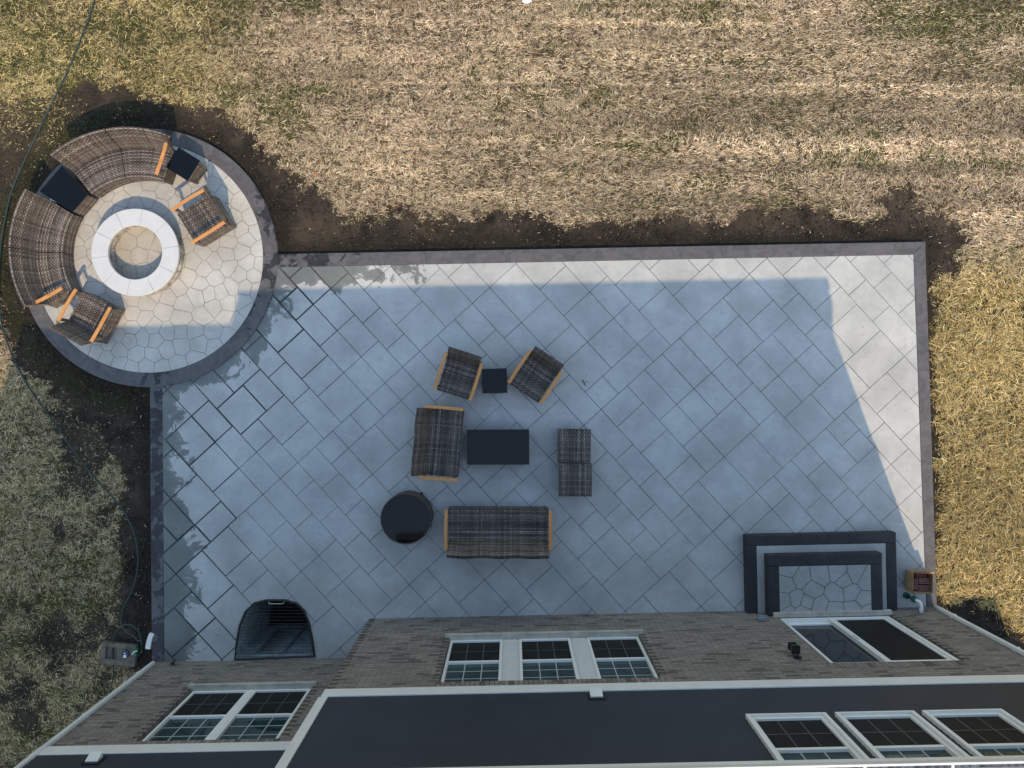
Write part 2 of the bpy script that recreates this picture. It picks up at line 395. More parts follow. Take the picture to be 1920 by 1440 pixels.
def edges_of(conv):                             # outward half planes of a CCW convex polygon
    r = []
    for i in range(len(conv)):
        a = conv[i]; b = conv[(i + 1) % len(conv)]; ex, ey = b[0] - a[0], b[1] - a[1]; l = math.hypot(ex, ey)
        nx, ny = ey / l, -ex / l; r.append((nx, ny, nx * a[0] + ny * a[1]))
    return r
def clip_conv(poly, conv, grow=0.0):
    for nx, ny, c in edges_of(conv):
        poly = clip_half(poly, nx, ny, c + grow)
        if len(poly) < 3: return []
    return poly
def minus_conv(poly, conv, grow=0.0):
    rest = poly; out = []
    for nx, ny, c in edges_of(conv):
        o = clip_half(rest, -nx, -ny, -(c + grow))
        if len(o) >= 3 and abs(area(o)) > 1e-6: out.append(o)
        rest = clip_half(rest, nx, ny, c + grow)
        if len(rest) < 3: break
    return out
def pxpoly(l, z=0.0): return [U(a, b, z) for a, b in l]
def ccw(p): return p if area(p) > 0 else p[::-1]

# ------------------------------------------------------------------ layout polygons (metres)
TILE = ccw(pxpoly([(302, 505), (1713, 477), (1738, 1160), (308, 1262)]))
OUT = [(519, 476.5), (1735, 453), (1757.5, 1150), (285, 1262), (281, 715), (281, 480)]
WELL = ccw(pxpoly([(439, 1237), (443, 1205), (449, 1172), (460, 1146), (477, 1130), (500, 1124.5), (535, 1124.5), (556, 1130), (571, 1144), (580, 1166), (587, 1200), (591, 1231)]))
HX, HY, HROT = -2.67, -4.40, math.atan(0.0209)  # house corner and turn
def H2W(u, v): return (HX + u * math.cos(HROT) - v * math.sin(HROT), HY + u * math.sin(HROT) + v * math.cos(HROT))
WING_V = -0.73
HOUSE = [H2W(-4.05, WING_V), H2W(0, WING_V), H2W(0, 0), H2W(10.59, 0), H2W(10.59, -13.4), H2W(-4.05, -13.4)]

# ------------------------------------------------------------------ ground
SOIL = pxpoly([(-300, 150), (-60, 165), (40, 178), (110, 160), (170, 140), (230, 152), (300, 178), (380, 192), (450, 212), (488, 245), (510, 285), (545, 325), (590, 352), (625, 385),
 (640, 414), (690, 402), (720, 390), (770, 384), (830, 398), (880, 402), (930, 388), (975, 385), (1010, 396), (1060, 414), (1110, 400), (1160, 412), (1260, 399), (1300, 408), (1370, 395),
 (1400, 376), (1450, 392), (1500, 376), (1545, 395), (1600, 398), (1645, 390), (1638, 372), (1680, 350), (1715, 344), (1730, 370), (1770, 395), (1812, 425), (1825, 455), (1800, 482),
 (1835, 515), (1780, 525), (1757, 560), (1761, 700), (1765, 900), (1770, 1050), (1772, 1110), (1800, 1122), (1860, 1120), (1915, 1160), (1990, 1240), (1990, 1330), (1700, 1330), (300, 1330),
 (262, 1300), (240, 1250), (200, 1240), (192, 1180), (207, 1130), (213, 1060), (203, 1000), (214, 950), (224, 900), (195, 845), (150, 792), (110, 765), (62, 722), (30, 690), (8, 650), (-12, 600), (-30, 520), (-60, 420), (-300, 330)])
def lawn_fields(x, y):
    sd = inside_sd(x, y, SOIL)
    w = fbm(x, y, 1.6, 5, 3) - 0.5; w2 = fbm(x, y, 7.0, 4, 5) - 0.5
    w3 = fbm(x, y, 22.0, 3, 9) - 0.5
    soil = sst(sd - 0.05 + w * 0.50 + w2 * 0.30 + w3 * 0.16, -0.10, 0.14)
    # weak soil in the dry scatter at the far left
    fade = sst(-x, 7.9, 8.9) * sst(y, 4.2, 5.0)
    soil = soil * (1 - 0.45 * fade)
    patch = sst(fbm(x, y, 0.85, 5, 31), 0.57, 0.70) * sst(-x, 6.8, 7.3) * sst(-y, -0.2, 0.6)
    soil = np.maximum(soil, patch * 0.85)
    green = fbm(x * 0.6, y, 0.8, 5, 41) - 0.5
    gz = 0.14 * sst(y, 4.6, 6.8) + 0.10 * sst(x, 4.5, 8.2) * sst(y, 3.6, 5.6) + 0.10 * sst(-x, 4.6, 7.5) * sst(y, 3.6, 5.0) + 0.22 * sst(-x, 6.9, 7.6) * sst(-y, 0.8, 4.0)
    streak = fbm(x * 0.16, y, 2.4, 4, 43) - 0.5
    fine = fbm(x, y, 3.8, 4, 47) - 0.5
    green = sst(green * 0.7 + gz + fine * 0.8 + streak * 0.9, 0.0, 0.48)
    green = green * (1 - sst(x, 7.6, 8.0) * sst(-y, -2.2, -1.6) * 0.7)
    gold = sst(x, 7.5, 7.9) * sst(-y, -2.9, -1.6)
    return soil, green, gold
def ground_z(x, y):
    z = -0.075 + 0.055 * (fbm(x, y, 0.9, 4, 61) - 0.5) + 0.05 * (fbm(x, y, 5.0, 4, 67) - 0.5)
    return z
fx = np.arange(-11.5, 11.501, 0.06); fy = np.arange(-9.0, 9.6, 0.06)
ext = np.array([0.6, 1.6, 3.5, 8, 18, 40, 90, 170])
gx = np.concatenate([fx[0] - ext[::-1], fx, fx[-1] + ext]); gy = np.concatenate([fy[0] - ext[::-1], fy, fy[-1] + ext])
GX, GY = np.meshgrid(gx, gy); X = GX.ravel(); Y = GY.ravel()
soil, green, gold = lawn_fields(X, Y)
Z = ground_z(X, Y) - 0.02 * soil + soil * 0.05 * (fbm(X, Y, 3.0, 5, 71) - 0.5)
slab_sd = np.maximum(inside_sd(X, Y, pxpoly(OUT)), CR - np.hypot(X - CX, Y - CY))
Z = np.where(slab_sd > -0.10, np.maximum(Z, -0.070 + 0.012 * (fbm(X, Y, 4.0, 3, 73) - 0.5)), Z)
Z = np.where(slab_sd > 0.06, -0.16, Z)
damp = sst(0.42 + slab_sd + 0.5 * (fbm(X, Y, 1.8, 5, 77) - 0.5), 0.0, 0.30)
house_sd = inside_sd(X, Y, HOUSE)
Z = np.where(house_sd > 0.05, -0.16, Z)
nx_, ny_ = len(gx), len(gy)
ii, jj = np.meshgrid(np.arange(nx_ - 1), np.arange(ny_ - 1)); a = (jj * nx_ + ii).ravel()
quads = np.stack([a, a + 1, a + 1 + nx_, a + nx_], 1)
qx = (X[quads].mean(1)); qy = (Y[quads].mean(1))
quads = quads[inside_sd(qx, qy, WELL) < -0.07]
def np_mesh(name, verts, quads, k=4):
    me = bpy.data.meshes.new(name)
    me.vertices.add(len(verts)); me.vertices.foreach_set("co", verts.astype(np.float32).ravel())
    me.loops.add(quads.size); me.loops.foreach_set("vertex_index", quads.astype(np.int32).ravel())
    me.polygons.add(len(quads)); me.polygons.foreach_set("loop_start", np.arange(0, quads.size, k, dtype=np.int32))
    me.polygons.foreach_set("loop_total", np.full(len(quads), k, dtype=np.int32))
    me.update(calc_edges=True); me.validate()
    return me
gm = np_mesh("ground", np.stack([X, Y, Z], 1), quads)
for nm, arr in (("soil", soil), ("green", green), ("gold", gold), ("damp", damp), ("far", sst(np.maximum(np.abs(X) - 10.35, np.maximum(Y - 7.95, -8.0 - Y)), 0.0, 1.3))):
    at = gm.attributes.new(nm, 'FLOAT', 'POINT'); at.data.foreach_set("value", arr.astype(np.float32))
moss = sst(0.75 - (np.hypot(X - CX, Y - CY) - CR), 0.0, 0.4) * sst(-X - 6.6 + (Y - 2) * 0.1, -0.3, 0.4) * (0.55 + 0.9 * (fbm(X, Y, 2.2, 4, 83)))
at = gm.attributes.new("moss", 'FLOAT', 'POINT'); at.data.foreach_set("value", np.clip(moss, 0, 1).astype(np.float32))
gm.polygons.foreach_set("use_smooth", [True] * len(gm.polygons))
def mat_ground():
    t = NT("lawn_soil"); o = t.obj()
    s = t.attr("soil"); g = t.attr("green"); gd = t.attr("gold"); ms = t.attr("moss")
    n1 = t.noise(o, 2.2, 8, 0.65, 0.4); n2 = t.noise(o, 16, 8, 0.7); n3 = t.noise(o, 60, 5, 0.7); big = t.noise(o, 0.7, 4)
    straw = t.mix(t.rng(n2, 0.3, 0.7), (0.038, 0.028, 0.018), (0.15, 0.108, 0.066))
    straw = t.mix(t.math('MULTIPLY', g, 0.8), straw, t.mix(t.rng(n2, 0.3, 0.7), (0.030, 0.034, 0.012), (0.085, 0.092, 0.030)))
    straw = t.mix(t.math('MULTIPLY', t.attr('far'), 0.85), straw, t.mix(t.rng(n3, 0.3, 0.7), t.mix(t.rng(n1, 0.35, 0.65), (0.150, 0.120, 0.070), (0.22, 0.165, 0.105)), (0.44, 0.34, 0.22)))
    dirt = t.mix(t.rng(n1, 0.36, 0.66), (0.016, 0.013, 0.011), (0.064, 0.050, 0.039))
    dirt = t.mix(t.rng(n2, 0.5, 0.75, 0, 0.55), dirt, (0.125, 0.094, 0.068))
    dirt = t.mix(t.rng(big, 0.40, 0.62, 0.0, 0.5), dirt, (0.105, 0.078, 0.056))
    dirt = t.mix(t.math('MULTIPLY', ms, 0.8), dirt, t.mix(t.rng(n2, 0.3, 0.7), (0.014, 0.016, 0.006), (0.052, 0.054, 0.020)))
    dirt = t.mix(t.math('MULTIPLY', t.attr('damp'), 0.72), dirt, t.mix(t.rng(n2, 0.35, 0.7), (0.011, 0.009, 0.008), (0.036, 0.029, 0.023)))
    c = t.mix(s, straw, dirt)
    c = t.mix(t.rng(n3, 0.68, 0.76, 0, 0.6), c, (0.26, 0.21, 0.16))
    t.bump(t.math('ADD', t.math('MULTIPLY', n2, 1.0), t.math('MULTIPLY', n3, 0.5)), 0.9, 0.04)
    return t.set(c, 0.95, spec=0.15)
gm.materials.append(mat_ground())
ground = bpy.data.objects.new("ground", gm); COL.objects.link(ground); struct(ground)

# ------------------------------------------------------------------ straw and grass, one tangled mat
def make_blades(N):
    x = RNG.uniform(-11.8, 11.8, N); y = RNG.uniform(-8.4, 9.4, N)
    s, g, gd = lawn_fields(x, y)
    keep = (inside_sd(x, y, HOUSE) < -0.02) & (inside_sd(x, y, pxpoly(OUT)) < 0.004) & (np.hypot(x - CX, y - CY) > CR + 0.01) & ((y > -5.6) | (np.abs(x + 0) > 6.0))
    thin = 1 - 0.984 * s
    clump = fbm(x * 0.7, y * 1.25, 14.0, 3, 93)
    bare = (sst(fbm(x * 0.5, y, 1.5, 5, 91), 0.30, 0.55) * 0.4 + 0.6) * (0.30 + 0.70 * sst(clump, 0.36, 0.60)) * (1 - 0.35 * g)
    # the seeded lawn north of the patio is thinner in the green spots, so soil shows
    keep &= RNG.random(N) < thin * bare * (1 - sst(np.maximum(np.abs(x) - 10.3, y - 7.9), 0.0, 1.5))
    x, y, s, g, gd = x[keep], y[keep], s[keep], g[keep], gd[keep]; n = len(x)
    left = sst(-x, 6.8, 7.4) * sst(-y, -0.8, 0.2)
    grey = lambda q: q * 0.84 + 0.16 * q.mean(1, keepdims=True)
    isg = RNG.random(n) < np.clip(g * 0.50 + 0.06 + 0.06 * s, 0, 0.8)
    ang = RNG.uniform(0, math.pi * 2, n)
    comb = sst(x, -4.0, 0.0) * sst(y, 1.8, 3.0) * (fbm(x * 0.3, y * 2.2, 0.9, 3, 97) > 0.5)   # netting drags straw into rows
    ang = np.where(RNG.random(n) < comb * 0.55, RNG.normal(0.0, 0.35, n) + 0.02, ang)
    flow = fbm(x, y, 0.9, 3, 101) * 9.0
    ang = np.where((RNG.random(n) < 0.35) & (gd > 0.5), flow + RNG.normal(0, 0.5, n), ang)
    L = RNG.uniform(0.030, 0.085, n) * (1 + 0.5 * gd) * (1 - 0.45 * s); L = np.where(isg, L * 0.75, L)
    W = RNG.uniform(0.0011, 0.0027, n) * (1 + 0.3 * gd); W = np.where(isg, W * 1.15, W)
    big = RNG.random(n) < 0.18; W = np.where(big, W * 1.7, W); L = np.where(big, L * 1.4, L)
    pit = RNG.normal(0.10, 0.22, n) + 0.14 * gd; pit = np.where(isg, RNG.uniform(0.1, 0.8, n), pit)
    bend = RNG.normal(0, 0.6, n) * (1 + 0.4 * gd)
    z0 = ground_z(x, y) - 0.02 * s + RNG.uniform(0.002, 0.045, n) * (1 - 0.85 * s) * (0.4 + 0.8 * RNG.random(n)) + 0.02 * gd * RNG.random(n)
    lx, ly = np.cos(ang), np.sin(ang); px_, py_ = -ly, lx
    V = np.zeros((n, 4, 3))
    for k, t in enumerate((-0.5, 0.5)):
        skew = L * bend * 0.10 * (1 if k else -1)
        cx = x + lx * L * t * np.cos(pit) + px_ * skew; cy = y + ly * L * t * np.cos(pit) + py_ * skew
        cz = z0 + L * (t + 0.5) * np.sin(pit) * 0.7
        w = W * (1.0 if k < 1 else 0.55)
        roll = RNG.normal(0, 0.0022, n)
        V[:, k * 2] = np.stack([cx - px_ * w, cy - py_ * w, cz - roll], 1); V[:, k * 2 + 1] = np.stack([cx + px_ * w, cy + py_ * w, cz + roll], 1)
    gz = ground_z(V[..., 0], V[..., 1]) + 0.004
    V[..., 2] = np.maximum(V[..., 2], gz - 0.03 * s[:, None])
    pal = np.array([(0.86, 0.670, 0.430), (0.77, 0.565, 0.330), (0.58, 0.410, 0.232), (0.32, 0.218, 0.126), (0.90, 0.755, 0.540), (0.16, 0.110, 0.068)])
    pal = grey(pal)
    palg = np.array([(0.76, 0.590, 0.280), (0.64, 0.470, 0.200), (0.50, 0.360, 0.145), (0.28, 0.200, 0.075), (0.82, 0.68, 0.38), (0.16, 0.110, 0.045)])
    pk = RNG.choice(6, n, p=[0.25, 0.25, 0.18, 0.11, 0.14, 0.07])
    c = np.where((RNG.random(n) < gd)[:, None], palg[pk], pal[pk])
    yel = (sst(-x, 4.2, 6.5) * sst(y, 3.5, 5.0))[:, None]
    c = c * (1 - yel * np.array([0.10, 0.08, 0.34]))
    c = c * (1 - left[:, None] * np.array([0.06, 0.05, 0.22]))
    gcol = np.array([(0.140, 0.150, 0.034), (0.190, 0.185, 0.055), (0.090, 0.110, 0.022), (0.240, 0.215, 0.085)])[RNG.choice(4, n)]
    c = np.where(isg[:, None], gcol, c) * RNG.uniform(0.60, 1.22, n)[:, None] * np.where(big, 1.18, 0.97)[:, None]
    # broad drifts of weathered, bleached and brown straw
    dr = fbm(x * 0.55, y, 0.8, 5, 111)[:, None] - 0.5
    c = c * np.clip(1 + dr * 0.75, 0.7, 1.3)
    north = sst(y, 2.0, 3.2)
    sk = (fbm(x * 0.10, y + 0.012 * x, 3.4, 4, 131) - 0.5) * north * sst(x, -5.5, -2.5)
    for yl, wl, am_ in ((7.02, 0.03, .30), (6.80, 0.05, .35), (5.66, 0.03, .40), (5.50, 0.05, .30), (4.58, 0.06, .30), (4.42, 0.04, .25), (3.95, 0.04, .15)):
        wob = yl + 0.012 * (2 - x) * 0.5 + 0.05 * (fbm(x * 0.5, x * 0 + yl, 1.0, 3, 137) - 0.5)
        sk = sk + am_ * np.exp(-((y - wob) / wl) ** 2) * sst(x, -4.5, -1.5)
    c = c * (1 + 1.1 * sk)[:, None]
    pinkish = sst(fbm(x, y, 0.55, 4, 117), 0.50, 0.62)[:, None] * (1 - gd[:, None]) * (~isg)[:, None]
    c = c * (1 - pinkish * np.array([0.0, 0.015, -0.01]))
    q = (np.arange(n)[:, None] * 4 + np.array([0, 1, 3, 2])[None])
    me = np_mesh("dry_grass", V.reshape(-1, 3), q)
    ca = me.color_attributes.new("col", 'FLOAT_COLOR', 'POINT')
    ca.data.foreach_set("color", np.repeat(np.concatenate([c, np.ones((n, 1))], 1), 4, 0).astype(np.float32).ravel())
    t = NT("dry_grass_blades"); t.set(t.attr("col", True), 0.75, spec=0.2)
    me.materials.append(t.m)
    o = bpy.data.objects.new("dry_grass", me); COL.objects.link(o); struct(o, 'stuff')
    o['label'] = "dry straw and patchy green grass covering the lawn"
    return o
make_blades(2850000)

# pebbles and clods on the bare soil
def scatter_bits(name, n, mat, smin, smax, label, thr=0.6):
    x = RNG.uniform(-10.5, 10.5, n * 6); y = RNG.uniform(-6.5, 6.5, n * 6); s, _, _ = lawn_fields(x, y)
    k = (s > thr) & (inside_sd(x, y, pxpoly(OUT)) < -0.02) & (np.hypot(x - CX, y - CY) > CR + 0.02) & (inside_sd(x, y, HOUSE) < -0.03)
    x, y = x[k][:n], y[k][:n]; z = ground_z(x, y) - 0.02
    base = np.array([(1, 0, 0), (0, 1, 0), (-1, 0, 0), (0, -1, 0), (0, 0, 1), (0, 0, -1)], float)
    m = len(x); sz = RNG.uniform(smin, smax, m) ; V = base[None] * (sz[:, None, None] * RNG.uniform(0.6, 1.3, (m, 6, 1)))
    th = RNG.uniform(0, 6.3, m); cs, sn = np.cos(th)[:, None], np.sin(th)[:, None]
    vx = V[..., 0] * cs - V[..., 1] * sn; vy = V[..., 0] * sn + V[..., 1] * cs
    V = np.stack([vx + x[:, None], vy + y[:, None], V[..., 2] * 0.6 + z[:, None] + sz[:, None] * 0.3], 2)
    tri = np.array([(0, 1, 4), (1, 2, 4), (2, 3, 4), (3, 0, 4), (1, 0, 5), (2, 1, 5), (3, 2, 5), (0, 3, 5)])
    q = (np.arange(m)[:, None, None] * 6 + tri[None]).reshape(-1, 3)
    me = np_mesh(name, V.reshape(-1, 3), q, 3); me.materials.append(mat)
    o = bpy.data.objects.new(name, me); COL.objects.link(o); struct(o, 'stuff'); o['label'] = label
scatter_bits("soil_clods", 9000, simple("soil_clod", (0.036, 0.028, 0.022), 0.95, var=0.5), 0.008, 0.032, "dark clods of loose soil round the patio edge")
scatter_bits("pebbles", 500, simple("pale_pebble", (0.42, 0.37, 0.30), 0.8, var=0.4), 0.004, 0.013, "small pale pebbles scattered on the bare soil")

# ------------------------------------------------------------------ patio
def sheet(name, polys, z, mat, thick, attrs=None):
    v = []; f = []; tint = []; wet = []
    for k, p in enumerate(polys):
        p = ccw(p); n = len(p); b = len(v)
        v += [(x, y, z) for x, y in p] + [(x, y, z - thick) for x, y in p]
        f.append(list(range(b, b + n))); f += [[b + i, b + n + i, b + n + (i + 1) % n, b + (i + 1) % n] for i in range(n)]
        t, w = attrs[k] if attrs else (0.5, 0.5)
        tint += [t] * (2 * n); wet += [w] * (2 * n)
    me = bpy.data.meshes.new(name); me.from_pydata(v, [], f)
    for nm, a in (("tint", tint), ("wet", wet)):
        at = me.attributes.new(nm, 'FLOAT', 'POINT'); at.data.foreach_set("value", a)
    me.materials.append(M[mat]); me.update()
    o = bpy.data.objects.new(name, me); COL.objects.link(o); return o
TH = R(42.4); du = (math.cos(TH), math.sin(TH)); dn = (-math.sin(TH), math.cos(TH))
UN = 0.2214
def to_w(s, t): return (s * du[0] + t * dn[0], s * du[1] + t * dn[1])
def st(px, py): x, y = U(px, py); return (x * du[0] + y * du[1], x * dn[0] + y * dn[1])
cut_t = [st(493, 927)[1] + k * 3.10 for k in (-4, -3, -2, -1, 0, 1, 2)]
cut_s = [st(493, 927)[0], st(727, 717)[0], st(962, 597)[0], st(1313, 597)[0], st(1313, 597)[0] + 2.9]
t0, s0 = cut_t[0], cut_s[0] - 6 * UN * 5
cut_s = [s0 + round((c - s0) / UN) * UN for c in cut_s]; cut_t = [t0 + round((c - t0) / UN) * UN for c in cut_t]
NSX, NTY = 95, 104
icut = {round((c - s0) / UN) for c in cut_s}; jcut = sorted({round((c - t0) / UN) for c in cut_t})
def jnext(j): return next((c for c in jcut if c > j), NTY)
occ = np.zeros((NSX, NTY), bool); rects = []
rr = random.Random(5)
SZ = [(3, 3)] * 6 + [(4, 3), (3, 4)] * 4 + [(3, 2), (2, 3)] * 4 + [(2, 2)] + [(4, 2), (2, 4)]
for j in range(NTY):
    for i in range(NSX):
        if occ[i, j]: continue
        run = 1
        while run < 9 and i + run < NSX and not occ[i + run, j] and (i + run) not in icut: run += 1
        ws = [k_ for k_ in (2, 2, 3, 3, 4) if k_ <= run and run - k_ != 1] or [min(run, 3)]
        w = rr.choice(ws); h = rr.choice((2, 3, 3, 3, 4) if w < 4 else (2, 3, 3))
        if w == 2 and h == 2 and rr.random() < 0.6: h = 3
        rem = jnext(j) - j
        if h > rem: h = rem
        if rem - h == 1: h = rem if rem <= 4 else h - 1
        h = max(1, min(h, NTY - j))
        occ[i:i + w, j:j + h] = True; rects.append((s0 + i * UN, t0 + j * UN, w * UN, h * UN))
tiles = []; tat = []
for (s, t, w, h) in rects:
    cxy = to_w(s + w / 2, t + h / 2)
    if not (-7.2 < cxy[0] < 8.3 and -5.6 < cxy[1] < 3): continue
    d = min(cxy[0] + 6.54, math.hypot(cxy[0] - CX, cxy[1] - CY) - CR)
    wetj = max(0.0, min(1.0, (1.75 - d) / 1.0))
    g = 0.0034 + rr.random() * 0.0026 + 0.0155 * wetj * (0.15 + 0.85 * rr.random())
    parts = [(s, t, s + w, t + h)]
    for axis, cuts in ((0, cut_s), (1, cut_t)):
        for c in cuts:
            nxt = []
            for q in parts:
                lo, hi = q[axis], q[axis + 2]
                if lo + 0.02 < c < hi - 0.02:
                    q1 = list(q); q2 = list(q); q1[axis + 2] = c - 0.0052; q2[axis] = c + 0.0052; nxt += [tuple(q1), tuple(q2)]
                else: nxt.append(q)
            parts = nxt
    tv, wv = rr.random(), rr.random()
    for (a0, b0, a1, b1) in parts:
        p = [to_w(a0 + g, b0 + g), to_w(a1 - g, b0 + g), to_w(a1 - g, b1 - g), to_w(a0 + g, b1 - g)]
        p = clip_conv(p, TILE, -0.006)
        if len(p) < 3 or abs(area(p)) < 2e-4: continue
        for q in minus_conv(p, WELL, 0.0):
            tiles.append(q); tat.append((tv, wv))
patio = struct(sheet("patio", tiles, 0.0, 'patio', 0.0055, tat))
base_polys = minus_conv(TILE, WELL, 0.0)
o = struct(sheet("patio_joints", base_polys, -0.005, 'groove', 0.11))
# charcoal border bands
I = dict(tl=U(519, 502), tr=U(1713, 477), br=U(1738, 1160)); E = dict(tl=U(519, 476.5), tr=U(1735, 453), br=U(1757.5, 1160))
def gap(a, b, d): return (a[0] + (b[0] - a[0]) * d, a[1] + (b[1] - a[1]) * d)
bands = [[gap(E['tl'], I['tl'], 0), U(300, 480.6), U(300, 506), I['tl'], I['tr'], E['tr']][1:], [E['tr'], I['tr'], I['br'], E['br']], [U(281, 715), U(304, 715), U(308.5, 1262), U(285, 1262)]]
bands[0] = [U(300, 480.6), U(300, 505), I['tr'], E['tr']]
bo = struct(sheet("patio_border", bands, 0.004, 'border', 0.13))
md = bo.modifiers.new("Bevel", 'BEVEL'); md.width = 0.008; md.segments = 2; md.limit_method = 'ANGLE'

# round pad with flagstone stamping
def voronoi(region, seeds, w, extra=1.3):
    out = []
    S_ = np.array(seeds)
    for i, (sx, sy) in enumerate(seeds):
        d = np.hypot(S_[:, 0] - sx, S_[:, 1] - sy); p = list(region)
        for k in np.argsort(d)[1:26]:
            if d[k] > extra * 2: break
            nx, ny = (S_[k, 0] - sx) / d[k], (S_[k, 1] - sy) / d[k]
            p = clip_half(p, nx, ny, nx * (sx + S_[k, 0]) / 2 + ny * (sy + S_[k, 1]) / 2 - w / 2)
            if len(p) < 3: break
        if len(p) >= 3 and area(p) > 1e-3: out.append((i, p))
    return out
def stones(region, seeds, w, relax=2, jit=0.018, inner=lambda x, y: True):
    for _ in range(relax):
        cells = voronoi(region, seeds, 0.0)
        seeds = [(sum(q[0] for q in p) / len(p) * 0.7 + seeds[i][0] * 0.3, sum(q[1] for q in p) / len(p) * 0.7 + seeds[i][1] * 0.3) for i, p in cells]
    polys = []
    for i, p in voronoi(region, seeds, w):
        q = []
        for k in range(len(p)):
            a = p[k]; b = p[(k + 1) % len(p)]; n = max(1, int(math.hypot(b[0] - a[0], b[1] - a[1]) / 0.05))
            for m in range(n): q.append((a[0] + (b[0] - a[0]) * m / n, a[1] + (b[1] - a[1]) * m / n))
        arr = np.array(q)
        jx = (fbm(arr[:, 0], arr[:, 1], 4.0, 2, 7) - 0.5) * jit * 2; jy = (fbm(arr[:, 0], arr[:, 1], 4.0, 2, 9) - 0.5) * jit * 2
        edge = np.array([1.0 if inner(*v) else 0.0 for v in q])
        polys.append([(arr[k, 0] + jx[k] * edge[k], arr[k, 1] + jy[k] * edge[k]) for k in range(len(q))])
    return polys
RI = 2.155
reg = [(CX + (RI - 0.006) * math.cos(2 * math.pi * k / 120), CY + (RI - 0.006) * math.sin(2 * math.pi * k / 120)) for k in range(120)]
seeds = []
tries = 0
while len(seeds) < 205 and tries < 60000:
    tries += 1
    a, r_ = rr.random() * 6.2832, math.sqrt(rr.random()) * 2.14; p = (CX + r_ * math.cos(a), CY + r_ * math.sin(a))
    if all(math.hypot(p[0] - q[0], p[1] - q[1]) > 0.215 for q in seeds): seeds.append(p)
pz = 0.024
flag = stones(reg, seeds, 0.0092, 1, inner=lambda x, y: math.hypot(x - CX, y - CY) < RI - 0.05)
struct(sheet("round_pad", flag, pz, 'flag', 0.006, [(rr.random() * 0.6, 0) for _ in flag]))
mb = MB(); mb.prism(reg, -0.12, pz - 0.005); struct(mb.build("round_pad_joints", 'groove_warm'))
mb = MB(); mb.lathe([(RI, -0.12), (RI, pz + 0.004), (CR - 0.01, pz + 0.004), (CR, pz - 0.006), (CR, -0.14)], (CX, CY), 120); struct(mb.build("round_pad_border", 'border', smooth=True))

# ------------------------------------------------------------------ house
house = thing("brick_house", "taupe brick house with dark siding above and white trim beside the patio", "house", (HX, HY, 0), HROT)
WT = 0.10
def wall(mb, u0, u1, z0, z1, v, openings=(), reveal=WT):
    us = sorted({u0, u1} | {c for o in openings for c in (o[0], o[1])}); zs = sorted({z0, z1} | {c for o in openings for c in (o[2], o[3])})
    for i in range(len(us) - 1):
        for j in range(len(zs) - 1):
            cu, cz = (us[i] + us[i + 1]) / 2, (zs[j] + zs[j + 1]) / 2
            if any(o[0] < cu < o[1] and o[2] < cz < o[3] for o in openings): continue
            q = [(us[i], v, zs[j]), (us[i + 1], v, zs[j]), (us[i + 1], v, zs[j + 1]), (us[i], v, zs[j + 1])]
            mb.add(q, [(3, 2, 1, 0)], [(p[0], p[2]) for p in q])
    for (a, b, c, d) in openings:
        for (p, q) in (((a, c), (a, d)), ((b, d), (b, c)), ((a, d), (b, d)), ((b, c), (a, c))):
            vs = [(p[0], v, p[1]), (q[0], v, q[1]), (q[0], v - reveal, q[1]), (p[0], v - reveal, p[1])]
            ver = p[0] == q[0]
            mb.add(vs, [(0, 1, 2, 3)], [((0.0, p[1]) if ver else (p[0], 0.0)), ((0.0, q[1]) if ver else (q[0], 0.0)), ((0.1, q[1]) if ver else (q[0], 0.1)), ((0.1, p[1]) if ver else (p[0], 0.1))])
ZB0, ZB1 = 3.17, 3.40
W3 = (1.595, 4.855, 1.094, 2.915); DR = (7.50, 9.56, 0.38, 2.52); W2 = (-2.82, -0.73, 1.21, 3.01)
mb = MB()
wall(mb, 0, 10.59, -0.16, ZB0, 0.0, [W3, DR])
wall(mb, -4.05, 0, 0.0, ZB0, WING_V, [W2])
for (ua, va, vb) in ((0.0, WING_V, 0.0), (-4.05, -13.4, WING_V), (10.59, -13.4, 0.0)):
    q = [(ua, va, -0.16), (ua, vb, -0.16), (ua, vb, ZB0), (ua, va, ZB0)]
    mb.add(q, [(0, 1, 2, 3)], [(p[1] + 0.07, p[2]) for p in q])
q = [(-4.05, -13.4, -0.16), (10.59, -13.4, -0.16), (10.59, -13.4, ZB0), (-4.05, -13.4, ZB0)]; mb.add(q, [(0, 1, 2, 3)], [(p[0], p[2]) for p in q])
mb.build("brick_wall", 'brick', house)
# dark headers that tooth the corners and jambs
mb = MB()
def teeth(u, v, z0, z1, side):
    z = z0 + 0.012
    while z < z1 - 0.05:
        w = 0.085 + rr.random() * 0.035
        hb = MB(); hb.box(min(u, u + side * w), max(u, u + side * w), v - 0.02, v + 0.004, z, z + 0.052); hb.build("header_brick", 'brick_dark', house); z += 0.1354
teeth(0.002, 0, 0.02, ZB0 - 0.02, 1)
for (a, b, c, d), v in ((W3, 0), (W2, WING_V)): teeth(a, v, c + 0.02, d, -1); teeth(b, v, c + 0.02, d, 1)
teeth(DR[1], 0, DR[2], DR[3], 1)
mb = MB()
for (a, b, c, d), v in ((W3, 0), (W2, WING_V), (DR, 0)):
    top = min(d + 0.20, ZB0 - 0.004)
    q = [(a - 0.06, v + 0.003, d), (b + 0.06, v + 0.003, d), (b + 0.06, v + 0.003, top), (a - 0.06, v + 0.003, top)]
    mb = MB(); mb.add(q, [(3, 2, 1, 0)], [(p[2], p[0]) for p in q])
    q = [(a, v + 0.003, d + .0001), (b, v + 0.003, d + .0001), (b, v - 0.08, d - .002), (a, v - 0.08, d - .002)]
    mb.add(q, [(0, 1, 2, 3)], [(p[1], p[0]) for p in q])
    mb.build("soldier_course", 'soldier', house)
